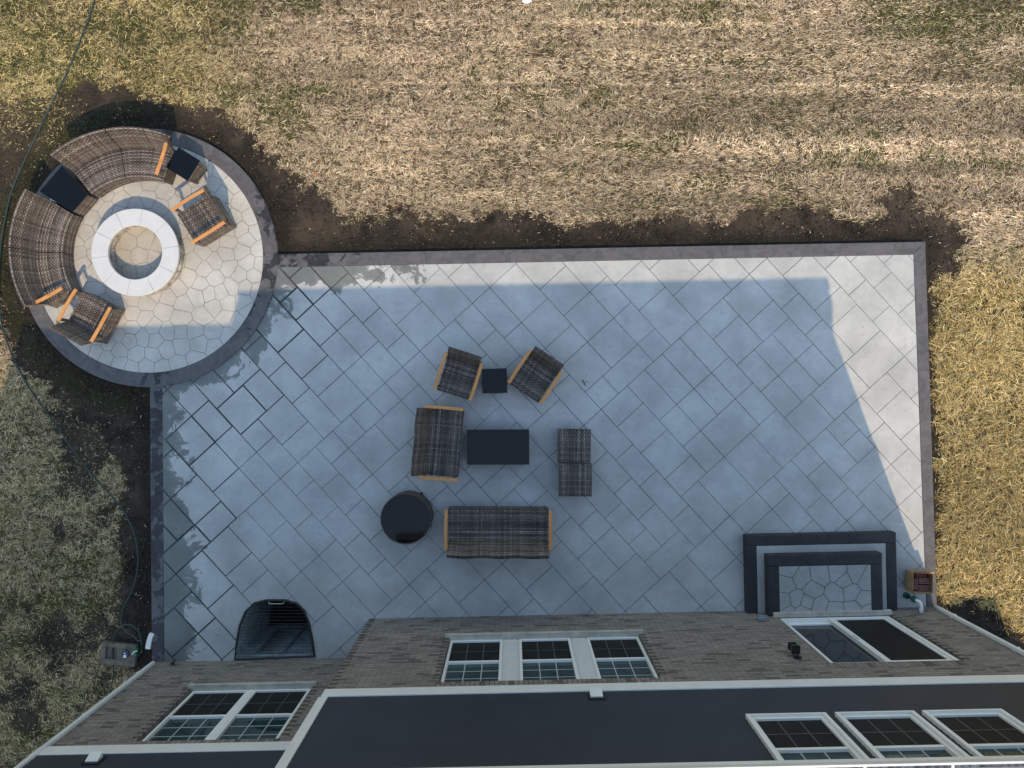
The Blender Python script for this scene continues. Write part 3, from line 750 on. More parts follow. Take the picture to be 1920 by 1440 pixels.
# foundation wall seen in the window well
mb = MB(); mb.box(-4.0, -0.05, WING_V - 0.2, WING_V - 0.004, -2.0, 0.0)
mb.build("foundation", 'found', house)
# siding laps
ZS1 = 6.02
mb = MB()
UPW = [(a_, b_, 4.25, 5.83) for a_, b_ in ((5.67, 6.655), (6.81, 7.78), (7.92, 8.90))]
def laps(u0, u1, v, z0, z1, holes=()):
    cuts = sorted({c for h_ in holes for c in h_[2:]}); z = z0; st_ = 0.115
    while z < z1 - 0.005:
        zt = min(z + st_, z1); zz = [z] + [c for c in cuts if z < c < zt] + [zt]
        for p_, q_ in zip(zz[:-1], zz[1:]):
            segs = [(u0, u1)]
            for h_ in holes:
                if h_[2] < (p_ + q_) / 2 < h_[3]:
                    segs = [x_ for (m_, n_) in segs for x_ in (((m_, h_[0]), (h_[1], n_)) if m_ < h_[0] and n_ > h_[1] else ((m_, n_),))]
            w0 = 0.014 - 0.012 * (p_ - z) / st_; w1 = 0.014 - 0.012 * (q_ - z) / st_
            for m_, n_ in segs:
                mb.add([(m_, v + w0, p_), (n_, v + w0, p_), (n_, v + w1, q_), (m_, v + w1, q_), (m_, v, p_), (n_, v, p_)], [(3, 2, 1, 0), (0, 1, 5, 4)])
        z = zt
laps(0.10, 10.59, 0.012, ZB1, ZS1, UPW); laps(-4.05, 0.0, WING_V + 0.012, ZB1, ZS1)
for (ua, va, vb, s) in ((0.0, WING_V, 0.0, 0), (-4.05, -13.4, WING_V + 0.012, 0), (10.59, -13.4, 0.012, 0)):
    mb.add([(ua, va, ZB0), (ua, vb, ZB0), (ua, vb, ZS1), (ua, va, ZS1)], [(0, 1, 2, 3)])
mb.add([(-4.05, -13.4, ZB0), (10.59, -13.4, ZB0), (10.59, -13.4, ZS1), (-4.05, -13.4, ZS1)], [(0, 1, 2, 3)])
mb.build("siding", 'siding', house)
# gables
RIDGE_V, RIDGE_Z = -6.8, 9.9
for ua, e in ((-4.05, WING_V), (10.59, 0.0)):
    mb = MB(); mb.add([(ua, e, ZS1), (ua, RIDGE_V, RIDGE_Z - 0.15), (ua, -13.4, ZS1)], [(0, 1, 2)])
    mb.build("gable", 'siding', house)
mb = MB(); mb.box(0.0, 10.62, 0.0, 0.045, ZB0, ZB1); mb.build("trim_band", 'white', house, bevel=0.006)
mb = MB(); mb.box(-4.08, -0.002, WING_V, WING_V + 0.04, ZB0, ZB1); mb.build("trim_band", 'white', house, bevel=0.006)
mb = MB()
mb.box(0.0, 0.10, 0.0, 0.035, ZB1, ZS1); mb.box(-0.03, 0.0, WING_V + 0.05, 0.035, ZB1, ZS1)
mb.build("corner_board", 'white', house, bevel=0.004)

def glazing(parent, u0, u1, z0, z1, v, cols):
    """one double-hung unit: frame, two sashes, grilles, screen below"""
    w = parent
    f = MB(); t = 0.045
    for (a, b, c, d) in ((u0, u0 + t, z0, z1), (u1 - t, u1, z0, z1), (u0 + t, u1 - t, z1 - t, z1), (u0 + t, u1 - t, z0, z0 + t)): f.box(a, b, v - 0.07, v, c, d)
    zm = (z0 + z1) / 2 + 0.0
    f.box(u0 + t, u1 - t, v - 0.055, v - 0.012, zm - 0.025, zm + 0.025)
    f.build("frame", 'vinyl', w, bevel=0.004)
    p = MB(); p.box(u0 + t, u1 - t, v - 0.065, v - 0.055, zm + 0.026, z1 - t); p.build("upper_pane", 'glass', w)
    p = MB(); p.box(u0 + t, u1 - t, v - 0.065, v - 0.030, z0 + t, zm - 0.026); p.build("insect_screen", 'screen', w)
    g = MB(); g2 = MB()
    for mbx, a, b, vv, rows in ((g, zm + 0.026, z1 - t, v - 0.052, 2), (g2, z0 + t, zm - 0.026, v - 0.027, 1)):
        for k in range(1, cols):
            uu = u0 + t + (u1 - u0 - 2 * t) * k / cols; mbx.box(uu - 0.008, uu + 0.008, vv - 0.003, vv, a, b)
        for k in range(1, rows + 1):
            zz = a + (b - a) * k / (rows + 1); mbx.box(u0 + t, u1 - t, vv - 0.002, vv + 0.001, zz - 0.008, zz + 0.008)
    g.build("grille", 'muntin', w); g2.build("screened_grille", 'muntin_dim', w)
def part_empty(name, parent, label=None):
    o = bpy.data.objects.new(name, None); COL.objects.link(o); o.parent = parent
    if label: o['label'] = label
    return o
# the triple window: three units with broad panels between
for a, b in ((1.61, 2.51), (2.79, 3.67), (3.95, 4.84)):
    glazing(part_empty("window", house), a, b, 1.102, 2.905, -0.045, 3)
for a, b in ((2.512, 2.788), (3.672, 3.948)):
    mb = MB(); mb.box(a, b, -0.09, -0.05, 1.12, 2.919); mb.box(a + 0.03, b - 0.03, -0.05, -0.040, 1.12, 2.919)
    mb.build("mullion_panel", 'panel', house, bevel=0.003)
for a, b in ((1.52, 3.30), (3.304, 4.93)):
    mb = MB(); mb.box(a, b, -0.10, 0.055, 1.03, 1.10); mb.build("window_sill", 'stone', house, bevel=0.006)
w = part_empty("window", house, "wide double window with a single white centre post")
glazing(w, -2.78, -1.815, 1.213, 3.0, WING_V - 0.045, 3); 
w2 = part_empty("window", house); glazing(w2, -1.735, -0.77, 1.213, 3.0, WING_V - 0.045, 3)
mb = MB(); mb.box(-1.815, -1.735, WING_V - 0.10, WING_V - 0.042, 1.213, 3.005); mb.build("centre_post", 'vinyl', house)
mb = MB(); mb.box(-2.87, -0.68, WING_V - 0.10, WING_V + 0.055, 1.14, 1.212); mb.build("window_sill", 'stone', house, bevel=0.006)
for a, b, _, _ in UPW:
    w = part_empty("window", house, "upper window set in the dark siding")
    glazing(w, a + 0.03, b - 0.03, 4.28, 5.80, 0.040, 3)
    t = MB()
    for (p, q, c, d) in ((a - 0.02, a + 0.028, 4.25, 5.83), (b - 0.028, b + 0.02, 4.25, 5.83), (a + 0.028, b - 0.028, 5.802, 5.83), (a + 0.028, b - 0.028, 4.25, 4.278)): t.box(p, q, 0.0, 0.075, c, d)
    t.build("casing", 'vinyl', w, bevel=0.005)
# patio door
dr = part_empty("sliding_door", house)
f = MB(); u0, u1, z0, z1 = 7.54, 9.52, 0.40, 2.50; v = -0.02
for (a, b, c, d) in ((u0, u0 + 0.05, z0, z1), (u1 - 0.07, u1, z0, z1), (u0 + 0.05, u1 - 0.07, z1 - 0.05, z1), (u0 + 0.05, u1 - 0.07, z0, z0 + 0.035)): f.box(a, b, v - 0.12, v, c, d)
f.build("frame", 'vinyl', dr, bevel=0.005)
f = MB(); a0, a1 = 8.42, 9.44
for (a, b, c, d) in ((a0, a0 + 0.09, z0 + 0.04, z1 - 0.05), (a1 - 0.05, a1, z0 + 0.04, z1 - 0.05), (a0 + 0.09, a1 - 0.05, z1 - 0.12, z1 - 0.05), (a0 + 0.09, a1 - 0.05, z0 + 0.04, z0 + 0.07)): f.box(a, b, v - 0.055, v - 0.012, c, d)
f.build("screen_frame", 'vinyl', dr, bevel=0.004)
f = MB(); f.box(a0 + 0.09, a1 - 0.05, v - 0.045, v - 0.035, z0 + 0.07, z1 - 0.12); f.build("insect_screen", 'screen', dr)
f = MB(); a0, a1 = 7.595, 8.50
for (a, b, c, d) in ((a0, a0 + 0.07, z0 + 0.04, z1 - 0.05), (a1 - 0.07, a1, z0 + 0.04, z1 - 0.05), (a0 + 0.07, a1 - 0.07, z1 - 0.12, z1 - 0.05), (a0 + 0.07, a1 - 0.07, z0 + 0.04, z0 + 0.14)): f.box(a, b, v - 0.115, v - 0.07, c, d)
f.build("sash", 'vinyl', dr, bevel=0.004)
f = MB(); f.box(a0 + 0.07, a1 - 0.07, v - 0.105, v - 0.095, z0 + 0.14, z1 - 0.12); f.build("pane", 'door_glass', dr)
f = MB(); f.box(8.435, 8.465, v - 0.012, v + 0.02, 1.30, 1.52); f.build("handle", 'vinyl', dr, bevel=0.004)
mb = MB(); mb.box(7.44, 9.60, -0.012, 0.075, 0.30, 0.392); mb.build("door_sill", 'stone', house, bevel=0.006)
# eaves, roof, gutters
EZ, OV = 6.30, 0.49
sl = (RIDGE_Z - EZ) / (OV - RIDGE_V)
def roof_slab(u0, u1, va, za, vb, zb, t=0.12):
    mb = MB(); mb.add([(u0, va, za), (u1, va, za), (u1, vb, zb), (u0, vb, zb), (u0, va, za - t), (u1, va, za - t), (u1, vb, zb - t), (u0, vb, zb - t)],
           [(0, 1, 2, 3), (7, 6, 5, 4), (0, 4, 5, 1), (1, 5, 6, 2), (2, 6, 7, 3), (3, 7, 4, 0)]); mb.build("roof", 'roof', house)
roof_slab(-0.34, 10.71, OV - 0.10, EZ + 0.02, RIDGE_V, RIDGE_Z)
roof_slab(-4.47, -0.34, WING_V + 0.60 - 0.1, EZ + 0.02, RIDGE_V, RIDGE_Z)
roof_slab(-4.47, 10.71, RIDGE_V, RIDGE_Z, -13.8, EZ + 0.0)
mb = MB()
mb.box(-0.30, 10.69, -0.2, OV - 0.115, 6.0, 6.03); mb.box(-0.30, 10.69, OV - 0.115, OV - 0.09, 5.98, EZ - 0.02)
mb.box(-4.43, -0.302, WING_V - 0.1, WING_V + 0.60 - 0.115, 6.0, 6.03); mb.box(-4.43, -0.302, WING_V + 0.485, WING_V + 0.51, 5.98, EZ - 0.02)
mb.box(10.592, 10.69, -0.45, OV - 0.116, 5.98, EZ - 0.05); mb.box(-0.30, -0.002, -0.45, OV - 0.116, 6.031, EZ - 0.05)
mb.build("soffit", 'white', house)
def gutter(u0, u1, vb):
    g = MB(); prof = [(vb, EZ - 0.01), (vb, EZ - 0.13), (vb + 0.07, EZ - 0.13), (vb + 0.10, EZ - 0.06), (vb + 0.12, EZ - 0.0), (vb + 0.12, EZ + 0.012), (vb + 0.098, EZ + 0.012), (vb + 0.098, EZ), (vb + 0.085, EZ - 0.06), (vb + 0.06, EZ - 0.115), (vb + 0.008, EZ - 0.115), (vb + 0.008, EZ - 0.01)]
    g.extrude_x(prof, u0, u1)
    for uu in (u0, u1 - 0.004): g.extrude_x([(vb, EZ - 0.13), (vb + 0.07, EZ - 0.13), (vb + 0.10, EZ - 0.06), (vb + 0.12, EZ + 0.01), (vb, EZ + 0.01)], uu - 0.003, uu + 0.003)
    o = g.build("gutter", 'white', house)
    uu = u0 + 0.4
    while uu < u1 - 0.2: h = MB(); h.box(uu, uu + 0.03, vb + 0.008, vb + 0.10, EZ - 0.004, EZ + 0.004); h.build("hanger", 'white', o); uu += 0.87
    s_ = MB(); s_.box(u0 + 0.01, u1 - 0.01, vb + 0.009, vb + 0.062, EZ - 0.114, EZ - 0.10); s_.build("silt", 'gutter_dirt', o)
gutter(-0.34, 10.71, OV - 0.09); gutter(-4.45, -0.345, WING_V + 0.51)
# downspouts
def downspout(u, v):
    d = MB(); d.box(u - 0.035, u + 0.035, v, v + 0.055, 0.12, 5.95); d.box(u - 0.012, u + 0.012, v + 0.055, v + 0.062, 0.12, 5.95)
    o = d.build("downspout", 'white', house, bevel=0.01)
    e = MB(); e.hexa([(u - 0.035, v + .001, 0.12), (u + 0.035, v + .001, 0.12), (u + 0.035, v + 0.054, 0.12), (u - 0.035, v + 0.054, 0.12)][::1], [(u - 0.034, v + .001, 0.121), (u + 0.034, v + .001, 0.121), (u + 0.034, v + 0.054, 0.121), (u - 0.034, v + 0.054, 0.121)])
    for z in (0.6, 2.2, 4.2): b = MB(); b.box(u - 0.045, u + 0.045, v - 0.001, v + 0.060, z, z + 0.03); b.build("strap", 'white', o)
downspout(10.56, 0.004); downspout(-4.01, WING_V + 0.004)
# small fittings on the wall
lan = part_empty("wall_lantern", house)
b = MB(); b.tube([(7.10, 0.0, 2.30), (7.10, 0.02, 2.30)], 0.062, 16); b.tube([(7.10, 0.02, 2.30), (7.10, 0.13, 2.33)], 0.011, 6); b.build("bracket", 'black', lan)
b = MB(); b.box(7.03, 7.15, 0.06, 0.18, 2.245, 2.262); b.box(7.03, 7.15, 0.06, 0.18, 2.105, 2.118)
for sx in (7.035, 7.135):
    for sy in (0.065, 0.165): b.box(sx, sx + 0.01, sy, sy + 0.01, 2.118, 2.245)
b.box(7.025, 7.155, 0.055, 0.185, 2.262, 2.28); b.build("cage", 'black', lan)
b = MB(); b.box(7.047, 7.133, 0.077, 0.163, 2.119, 2.244); b.build("lantern_glass", 'glass', lan)
b = MB(); b.box(7.08, 7.24, 0.0, 0.085, 0.50, 0.62); o = b.build("outlet_cover", 'outlet', house, bevel=0.02)
b2 = MB(); b2.box(7.11, 7.21, 0.086, 0.096, 0.53, 0.60); b2.build("latch_plate", 'outlet', o, bevel=0.004)
for (u, v, z) in ((3.83, 0.0, 3.50), (-3.08, WING_V, 3.52)):
    b = MB(); b.box(u - 0.12, u + 0.12, v + 0.026, v + 0.04, z - 0.04, z + 0.16); o = b.build("vent_shadow_plate", 'black', house, bevel=0.004)  # added black plate, draws the dark shadow around the white hood
    b = MB(); b.hexa([(u - 0.085, v + 0.041, z - 0.02), (u + 0.085, v + 0.041, z - 0.02), (u + 0.085, v + 0.12, z - 0.02), (u - 0.085, v + 0.12, z - 0.02)],
                     [(u - 0.085, v + 0.041, z + 0.12), (u + 0.085, v + 0.041, z + 0.12), (u + 0.085, v + 0.06, z + 0.12), (u - 0.085, v + 0.06, z + 0.12)]); b.build("vent_hood", 'white', o, bevel=0.004)
    b = MB()
    for k in range(3): b.box(u - 0.075, u + 0.075, v + 0.06, v + 0.11, z - 0.028 - k * 0.004, z - 0.021 - k * 0.004)
b = MB(); b.tube([(-3.61, WING_V, 0.16), (-3.61, WING_V + 0.07, 0.16), (-3.61, WING_V + 0.10, 0.12)], 0.013, 8); b.tube([(-3.61, WING_V + 0.05, 0.17), (-3.61, WING_V + 0.05, 0.21)], 0.006, 6); b.box(-3.64, -3.58, WING_V + 0.035, WING_V + 0.065, 0.21, 0.222)
b.build("hose_tap", 'black', house)

# steps to the door (same turn as the house)
steps = thing("door_steps", "two wide concrete steps with charcoal edges below the sliding door", "steps", (*H2W(8.415, 0.7), 0), HROT)
def L(u, v): return (u - 8.36, v - 0.7)
for (u0, u1, v1, zt, bw, nm) in ((6.97, 9.76, 1.45, 0.17, 0.20, "lower_step"), (7.30, 9.40, 1.12, 0.345, 0.21, "upper_step")):
    zb = 0.0 if zt < 0.2 else 0.171
    mb = MB()
    a, b = L(u0, v1), L(u1, 0.002)
    ii_ = L(u0 + bw, v1 - bw); jj_ = L(u1 - bw, 0.002)
    r2 = random.Random(3)
    mb.box(a[0], b[0], ii_[1], a[1], zb, zt); mb.box(a[0], ii_[0], b[1], ii_[1] - 0.0005, zb, zt); mb.box(jj_[0], b[0], b[1], ii_[1] - 0.0005, zb, zt)
    mb.build(nm, 'step_dark', steps, bevel=0.014)
    if zt < 0.2:
        mb = MB(); mb.box(ii_[0] + .001, jj_[0] - .001, b[1], ii_[1] - 0.001, zb, zt - 0.003); o = mb.build("tread", 'tread', steps)
    else:
        mb = MB(); mb.box(ii_[0] + .001, jj_[0] - .001, b[1], ii_[1] - 0.001, zb, zt - 0.008); o = mb.build("tread_joints", 'groove', steps)
        regs = [(ii_[0] + .004, b[1]), (jj_[0] - .004, b[1]), (jj_[0] - .004, ii_[1] - 0.004), (ii_[0] + .004, ii_[1] - 0.004)]
        sd_ = []
        while len(sd_) < 21:
            p = (rr.uniform(regs[0][0], regs[1][0]), rr.uniform(regs[0][1], regs[2][1]))
            if all(math.hypot(p[0] - q[0], p[1] - q[1]) > 0.25 for q in sd_) or rr.random() < 0.01: sd_.append(p)
        fl = stones(ccw(regs), sd_, 0.011, 1, 0.014, inner=lambda x, y: regs[0][0] + 0.02 < x < regs[1][0] - 0.02 and regs[0][1] + 0.02 < y < regs[2][1] - 0.02)
        o = sheet("flagstone_tread", fl, zt - 0.001, 'tread_flag', 0.006, [(rr.random() * 0.6, 0) for _ in fl]); o.parent = steps

# window well with its grate
wc = (sum(p[0] for p in WELL) / len(WELL), sum(p[1] for p in WELL) / len(WELL), 0)
well = thing("window_well", "round backed window well under a black steel grate by the brick wall", "window well", wc)
mb = MB(); n = len(WELL); k0 = [i for i in range(n)]
zs = np.arange(0.0, -1.95, -0.045)
ring = []
for j, z in enumerate(zs):
    off = 0.012 * (1 if j % 2 else -1)
    ring.append([(p[0] + (p[0] - wc[0]) * off, p[1] + (p[1] - wc[1]) * off, z - 0.002) for p in WELL])
vv = [p for r_ in ring for p in r_]; ff = []
for j in range(len(ring) - 1):
    for i in range(n): ff.append((j * n + i, j * n + (i + 1) % n, (j + 1) * n + (i + 1) % n, (j + 1) * n + i))
mb.add(vv, ff); mb.build("well_wall", 'galv', well, wc)
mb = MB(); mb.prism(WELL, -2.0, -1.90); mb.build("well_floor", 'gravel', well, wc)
M['dimframe'] = simple("grimy_window_frame", (0.22, 0.23, 0.23), 0.6, var=0.3)
fr = part_empty("basement_window", well)
def HL(u, v, z): p = H2W(u, v); return (p[0] - wc[0], p[1] - wc[1], z)
for nm, mt, bx in (("frame", 'dimframe', [(-2.25, -1.15, 0.0, 0.05, -0.25, -0.2), (-2.25, -1.15, 0, 0.05, -1.55, -1.50), (-2.25, -2.2, 0, 0.05, -1.50, -0.25), (-1.2, -1.15, 0, 0.05, -1.50, -0.25), (-1.72, -1.67, 0, 0.05, -1.50, -0.25)]), ("pane", 'screen', [(-2.2, -1.2, 0.0, 0.02, -1.50, -0.25)])):
    g = MB()
    for (a, b, c, d, e, f_) in bx:
        g.hexa([HL(a, WING_V + c, e), HL(b, WING_V + c, e), HL(b, WING_V + d, e), HL(a, WING_V + d, e)], [HL(a, WING_V + c, f_), HL(b, WING_V + c, f_), HL(b, WING_V + d, f_), HL(a, WING_V + d, f_)])
    g.build(nm, mt, fr)
# grate: rim, cross bars, thin wires
inn = [(wc[0] + (p[0] - wc[0]) * 0.985, wc[1] + (p[1] - wc[1]) * 0.985, 0.012) for p in WELL]
mb = MB(); mb.tube(inn + [inn[0]], 0.021, 8); mb.build("grate_rim", 'grate', well, wc, smooth=True)
mb = MB(); y = wc[1] - 0.62; ys = np.arange(min(p[1] for p in inn) + 0.05, max(p[1] for p in inn) - 0.02, 0.062)
def span(y):
    xs = []
    for i in range(n):
        a, b = inn[i], inn[(i + 1) % n]
        if (a[1] - y) * (b[1] - y) < 0: xs.append(a[0] + (b[0] - a[0]) * (y - a[1]) / (b[1] - a[1]))
    return (min(xs), max(xs)) if len(xs) >= 2 else None
for y in ys:
    s_ = span(y)
    if s_: mb.tube([(s_[0], y, 0.010), (s_[1], y, 0.010)], 0.0042, 5)
mb.build("cross_bars", 'bar', well, wc)
mb = MB()
def spany(x):
    xs = []
    for i in range(n):
        a, b = inn[i], inn[(i + 1) % n]
        if (a[0] - x) * (b[0] - x) < 0: xs.append(a[1] + (b[1] - a[1]) * (x - a[0]) / (b[0] - a[0]))
    return (min(xs), max(xs)) if len(xs) >= 2 else None
for x in np.arange(min(p[0] for p in inn) + 0.03, max(p[0] for p in inn), 0.045):
    s_ = spany(x)
    if s_: mb.tube([(x, s_[0], 0.004), (x, s_[1], 0.004)], 0.0016, 4)
mb.build("thin_wires", 'grate', well, wc)
mb = MB(); hx, hy = U(505, 1131); mb.tube([(hx, hy + 0.04, 0.02), (hx, hy, 0.035), (hx + 0.26, hy, 0.035), (hx + 0.29, hy + 0.03, 0.02)], 0.007, 6); mb.build("lift_handle", 'galv', well, wc)

# ------------------------------------------------------------------ fire pit
PX, PY = -6.87, 2.40
pit = thing("fire_pit", "round stone fire pit with a pale smooth ring of cap stones", "fire pit", (PX, PY, pz))
mb = MB()
for course in range(2):
    nb = 15
    for k in range(nb):
        a0 = 360 * (k + 0.5 * course) / nb; a1 = a0 + 360 / nb - 0.7; e = rr.uniform(-0.012, 0.012); h0 = 0.15 * course
        mb.sweep([(0.56 + rr.uniform(-.01, .01), h0 + 0.002), (0.745 + e, h0 + 0.002), (0.755 + e, h0 + 0.05), (0.755 - e * 0.6, h0 + 0.11), (0.745 + e, h0 + 0.147), (0.56, h0 + 0.147)], a0, a1, (0, 0), 4)
mb.build("wall_blocks", 'pitwall', pit)
mb = MB()
for k in range(10):
    mb.sweep([(0.495, 0.300), (0.795, 0.300), (0.797, 0.350), (0.792, 0.357), (0.500, 0.357), (0.494, 0.350)], 36 * k + 8.0 + 0.22, 36 * k + 43.78, (0, 0), 8)
mb.build("cap_ring", 'cap', pit)

# ------------------------------------------------------------------ wicker furniture
def backrest(mb, w, y0, z0, y1, z1, t, lump=0.0):
    """leaning slab with a slightly lumpy top, n columns across"""
    nx, nz = max(8, int(w / 0.08)), 6
    d = Vector((0, y1 - y0, z1 - z0)).normalized(); nrm = Vector((0, d.z, -d.y))
    vs = []; uv = []
    for side in (0, 1):
        for j in range(nz + 1):
            for i in range(nx + 1):
                s = i / nx; tt = j / nz; x = (s - 0.5) * w
                b = math.sin(s * math.pi * max(2, round(w / 0.55))) ** 2 * lump * tt
                belly = 0.018 * math.sin(tt * math.pi)
                p = Vector((x, y0, z0)) + Vector((0, y1 - y0, z1 - z0)) * tt + nrm * ((t if side else 0) + (b if side else b) - (belly if not side else -belly * 0.3))
                p.z += 0.010 * math.sin(s * 17.0 + side) * tt * (lump > 0)
                vs.append(p); uv.append((x, tt * math.hypot(y1 - y0, z1 - z0) + side * 0.4))
    f = []; m = (nx + 1) * (nz + 1); q = lambda sd, j, i: sd * m + j * (nx + 1) + i
    for j in range(nz):
        for i in range(nx):
            f.append((q(0, j, i), q(0, j, i + 1), q(0, j + 1, i + 1), q(0, j + 1, i))); f.append((q(1, j, i), q(1, j + 1, i), q(1, j + 1, i + 1), q(1, j, i + 1)))
    for i in range(nx):
        f.append((q(0, nz, i), q(0, nz, i + 1), q(1, nz, i + 1), q(1, nz, i))); f.append((q(0, 0, i), q(1, 0, i), q(1, 0, i + 1), q(0, 0, i + 1)))
    for j in range(nz):
        f.append((q(0, j, 0), q(0, j + 1, 0), q(1, j + 1, 0), q(1, j, 0))); f.append((q(0, j, nx), q(1, j, nx), q(1, j + 1, nx), q(0, j + 1, nx)))
    mb.add(vs, f, uv)
def seat_cushion(mb, w, y0, y1, z, rise=0.02, fold=0.30):
    nx, ny = 12, 10; vs = []; uv = []
    for j in range(ny + 1):
        for i in range(nx + 1):
            s, t = i / nx, j / ny; x = (s - 0.5) * w
            zz = z - 0.022 * math.sin(math.pi * s) * math.sin(math.pi * min(1, t * 1.1)) - 0.03 * t + (-0.02 if t == 0 else 0)
            vs.append((x, y0 + (y1 - y0) * t, zz)); uv.append((x, y0 + (y1 - y0) * t))
    f = [(j * (nx + 1) + i, j * (nx + 1) + i + 1, (j + 1) * (nx + 1) + i + 1, (j + 1) * (nx + 1) + i) for j in range(ny) for i in range(nx)]
    mb.add(vs, f, uv)
    w2 = w / 2; mb.box(-w2, w2, y0 + 0.004, y0 + 0.03, 0.30, z - 0.022)
def settee(name, label, cat, loc, back_dir, spacing, length=0.70, group=None, lump=0.0):
    """wicker seat with open wooden arms; local +y is the back"""
    rz = math.atan2(back_dir[1], back_dir[0]) - math.pi / 2
    t = thing(name, label, cat, (loc[0], loc[1], loc[2]), rz, group)
    W = spacing - 0.055
    m = MB(); seat_cushion(m, W - 0.03, -0.355, 0.27, 0.395); m.build("seat", 'wicker', t, smooth=True)
    m = MB()
    m.hexa([(-W / 2 - .006, -0.33, 0.05), (-W / 2 + .024, -0.33, 0.05), (-W / 2 + .024, 0.38, 0.05), (-W / 2 - .006, 0.38, 0.05)], [(-W / 2 - .006, -0.355, 0.392), (-W / 2 + .024, -0.355, 0.392), (-W / 2 + .024, 0.33, 0.40), (-W / 2 - .006, 0.33, 0.40)])
    m.build("side_panel", 'wicker', t); m = MB()
    m.hexa([(W / 2 - .024, -0.33, 0.05), (W / 2 + .006, -0.33, 0.05), (W / 2 + .006, 0.38, 0.05), (W / 2 - .024, 0.38, 0.05)], [(W / 2 - .024, -0.355, 0.392), (W / 2 + .006, -0.355, 0.392), (W / 2 + .006, 0.33, 0.40), (W / 2 - .024, 0.33, 0.40)])
    m.build("side_panel", 'wicker', t); m = MB()
    m.box(-W / 2 + .025, W / 2 - .025, -0.335, -0.31, 0.06, 0.345); m.build("base", 'wicker', t); m = MB(); m.box(-W / 2 + .025, W / 2 - .025, 0.34, 0.37, 0.06, 0.36)
    m.build("base", 'wicker', t)
    m = MB(); backrest(m, W, 0.255, 0.33, 0.405, 0.80, 0.055, lump); m.build("backrest", 'wicker', t, smooth=True)
    for s in (-1, 1):
        x = s * spacing / 2; m = MB()
        pr = [(-length / 2, 0.575, 0), (-0.18, 0.592, 0.006 * s), (0.05, 0.598, 0.010 * s), (length / 2, 0.598, 0.0)]
        for k in range(3):
            (ya, za, xa), (yb, zb, xb) = pr[k], pr[k + 1]
            m.hexa([(x + xa - 0.029, ya, za), (x + xa + 0.029, ya, za), (x + xb + 0.029, yb, zb), (x + xb - 0.029, yb, zb)], [(x + xa - 0.029, ya, za + 0.026), (x + xa + 0.029, ya, za + 0.026), (x + xb + 0.029, yb, zb + 0.026), (x + xb - 0.029, yb, zb + 0.026)])
        # grain follows the arm's length
        m.uv = [[(b_, a_) for a_, b_ in f] for f in m.uv]
        m.build("armrest", 'wood', t, bevel=0.005)
        m = MB(); m.hexa([(x - 0.026, -0.315, 0.38), (x + 0.016, -0.315, 0.38), (x + 0.016, -0.265, 0.38), (x - 0.026, -0.265, 0.38)] if s > 0 else [(x - 0.016, -0.315, 0.38), (x + 0.026, -0.315, 0.38), (x + 0.026, -0.265, 0.38), (x - 0.016, -0.265, 0.38)],
                         [(x - 0.02, -0.31, 0.58), (x + 0.02, -0.31, 0.58), (x + 0.02, -0.26, 0.58), (x - 0.02, -0.26, 0.58)])
        m.build("arm_post", 'wicker', t); m = MB(); m.box(x - 0.02, x + 0.02, 0.24, 0.285, 0.37, 0.598); m.build("arm_post", 'wicker', t)
        for yy in (-0.31, 0.34):
            m = MB(); m.box(s * (W / 2 - 0.045) - 0.022, s * (W / 2 - 0.045) + 0.022, yy - 0.02, yy + 0.02, 0.0, 0.055); m.build("foot", 'foot', t)
    return t
settee("wicker_armchair", "brown wicker armchair with wooden arms left of the small square table on the patio", "armchair", (-0.964, 0.137, 0), (22.7, 70.5), 0.66, 0.705, "wicker armchairs")
settee("wicker_armchair", "brown wicker armchair with wooden arms right of the small square table on the patio", "armchair", (0.416, 0.124, 0), (40.4, 60.7), 0.67, 0.695, "wicker armchairs")
settee("wicker_armchair", "sunlit wicker armchair with orange wooden arms right of the fire pit", "armchair", (-5.614, 2.997, pz), (0.853, 0.522), 0.68, 0.71, "wicker armchairs")
settee("wicker_armchair", "wicker armchair with orange wooden arms at the lower left rim of the round pad", "armchair", (-7.655, 1.225, pz), (-0.47, -0.883), 0.69, 0.70, "wicker armchairs")
settee("wicker_loveseat", "two seat wicker loveseat beside the black rectangular table", "loveseat", (-1.277, -1.061, 0), (-74, 6.3), 1.263, 0.707, None, 0.012)
settee("wicker_sofa", "long straight wicker sofa with wooden arms below the rectangular table", "sofa", (-0.248, -2.617, 0), (-0.005, -1), 1.864, 0.715, None, 0.018)

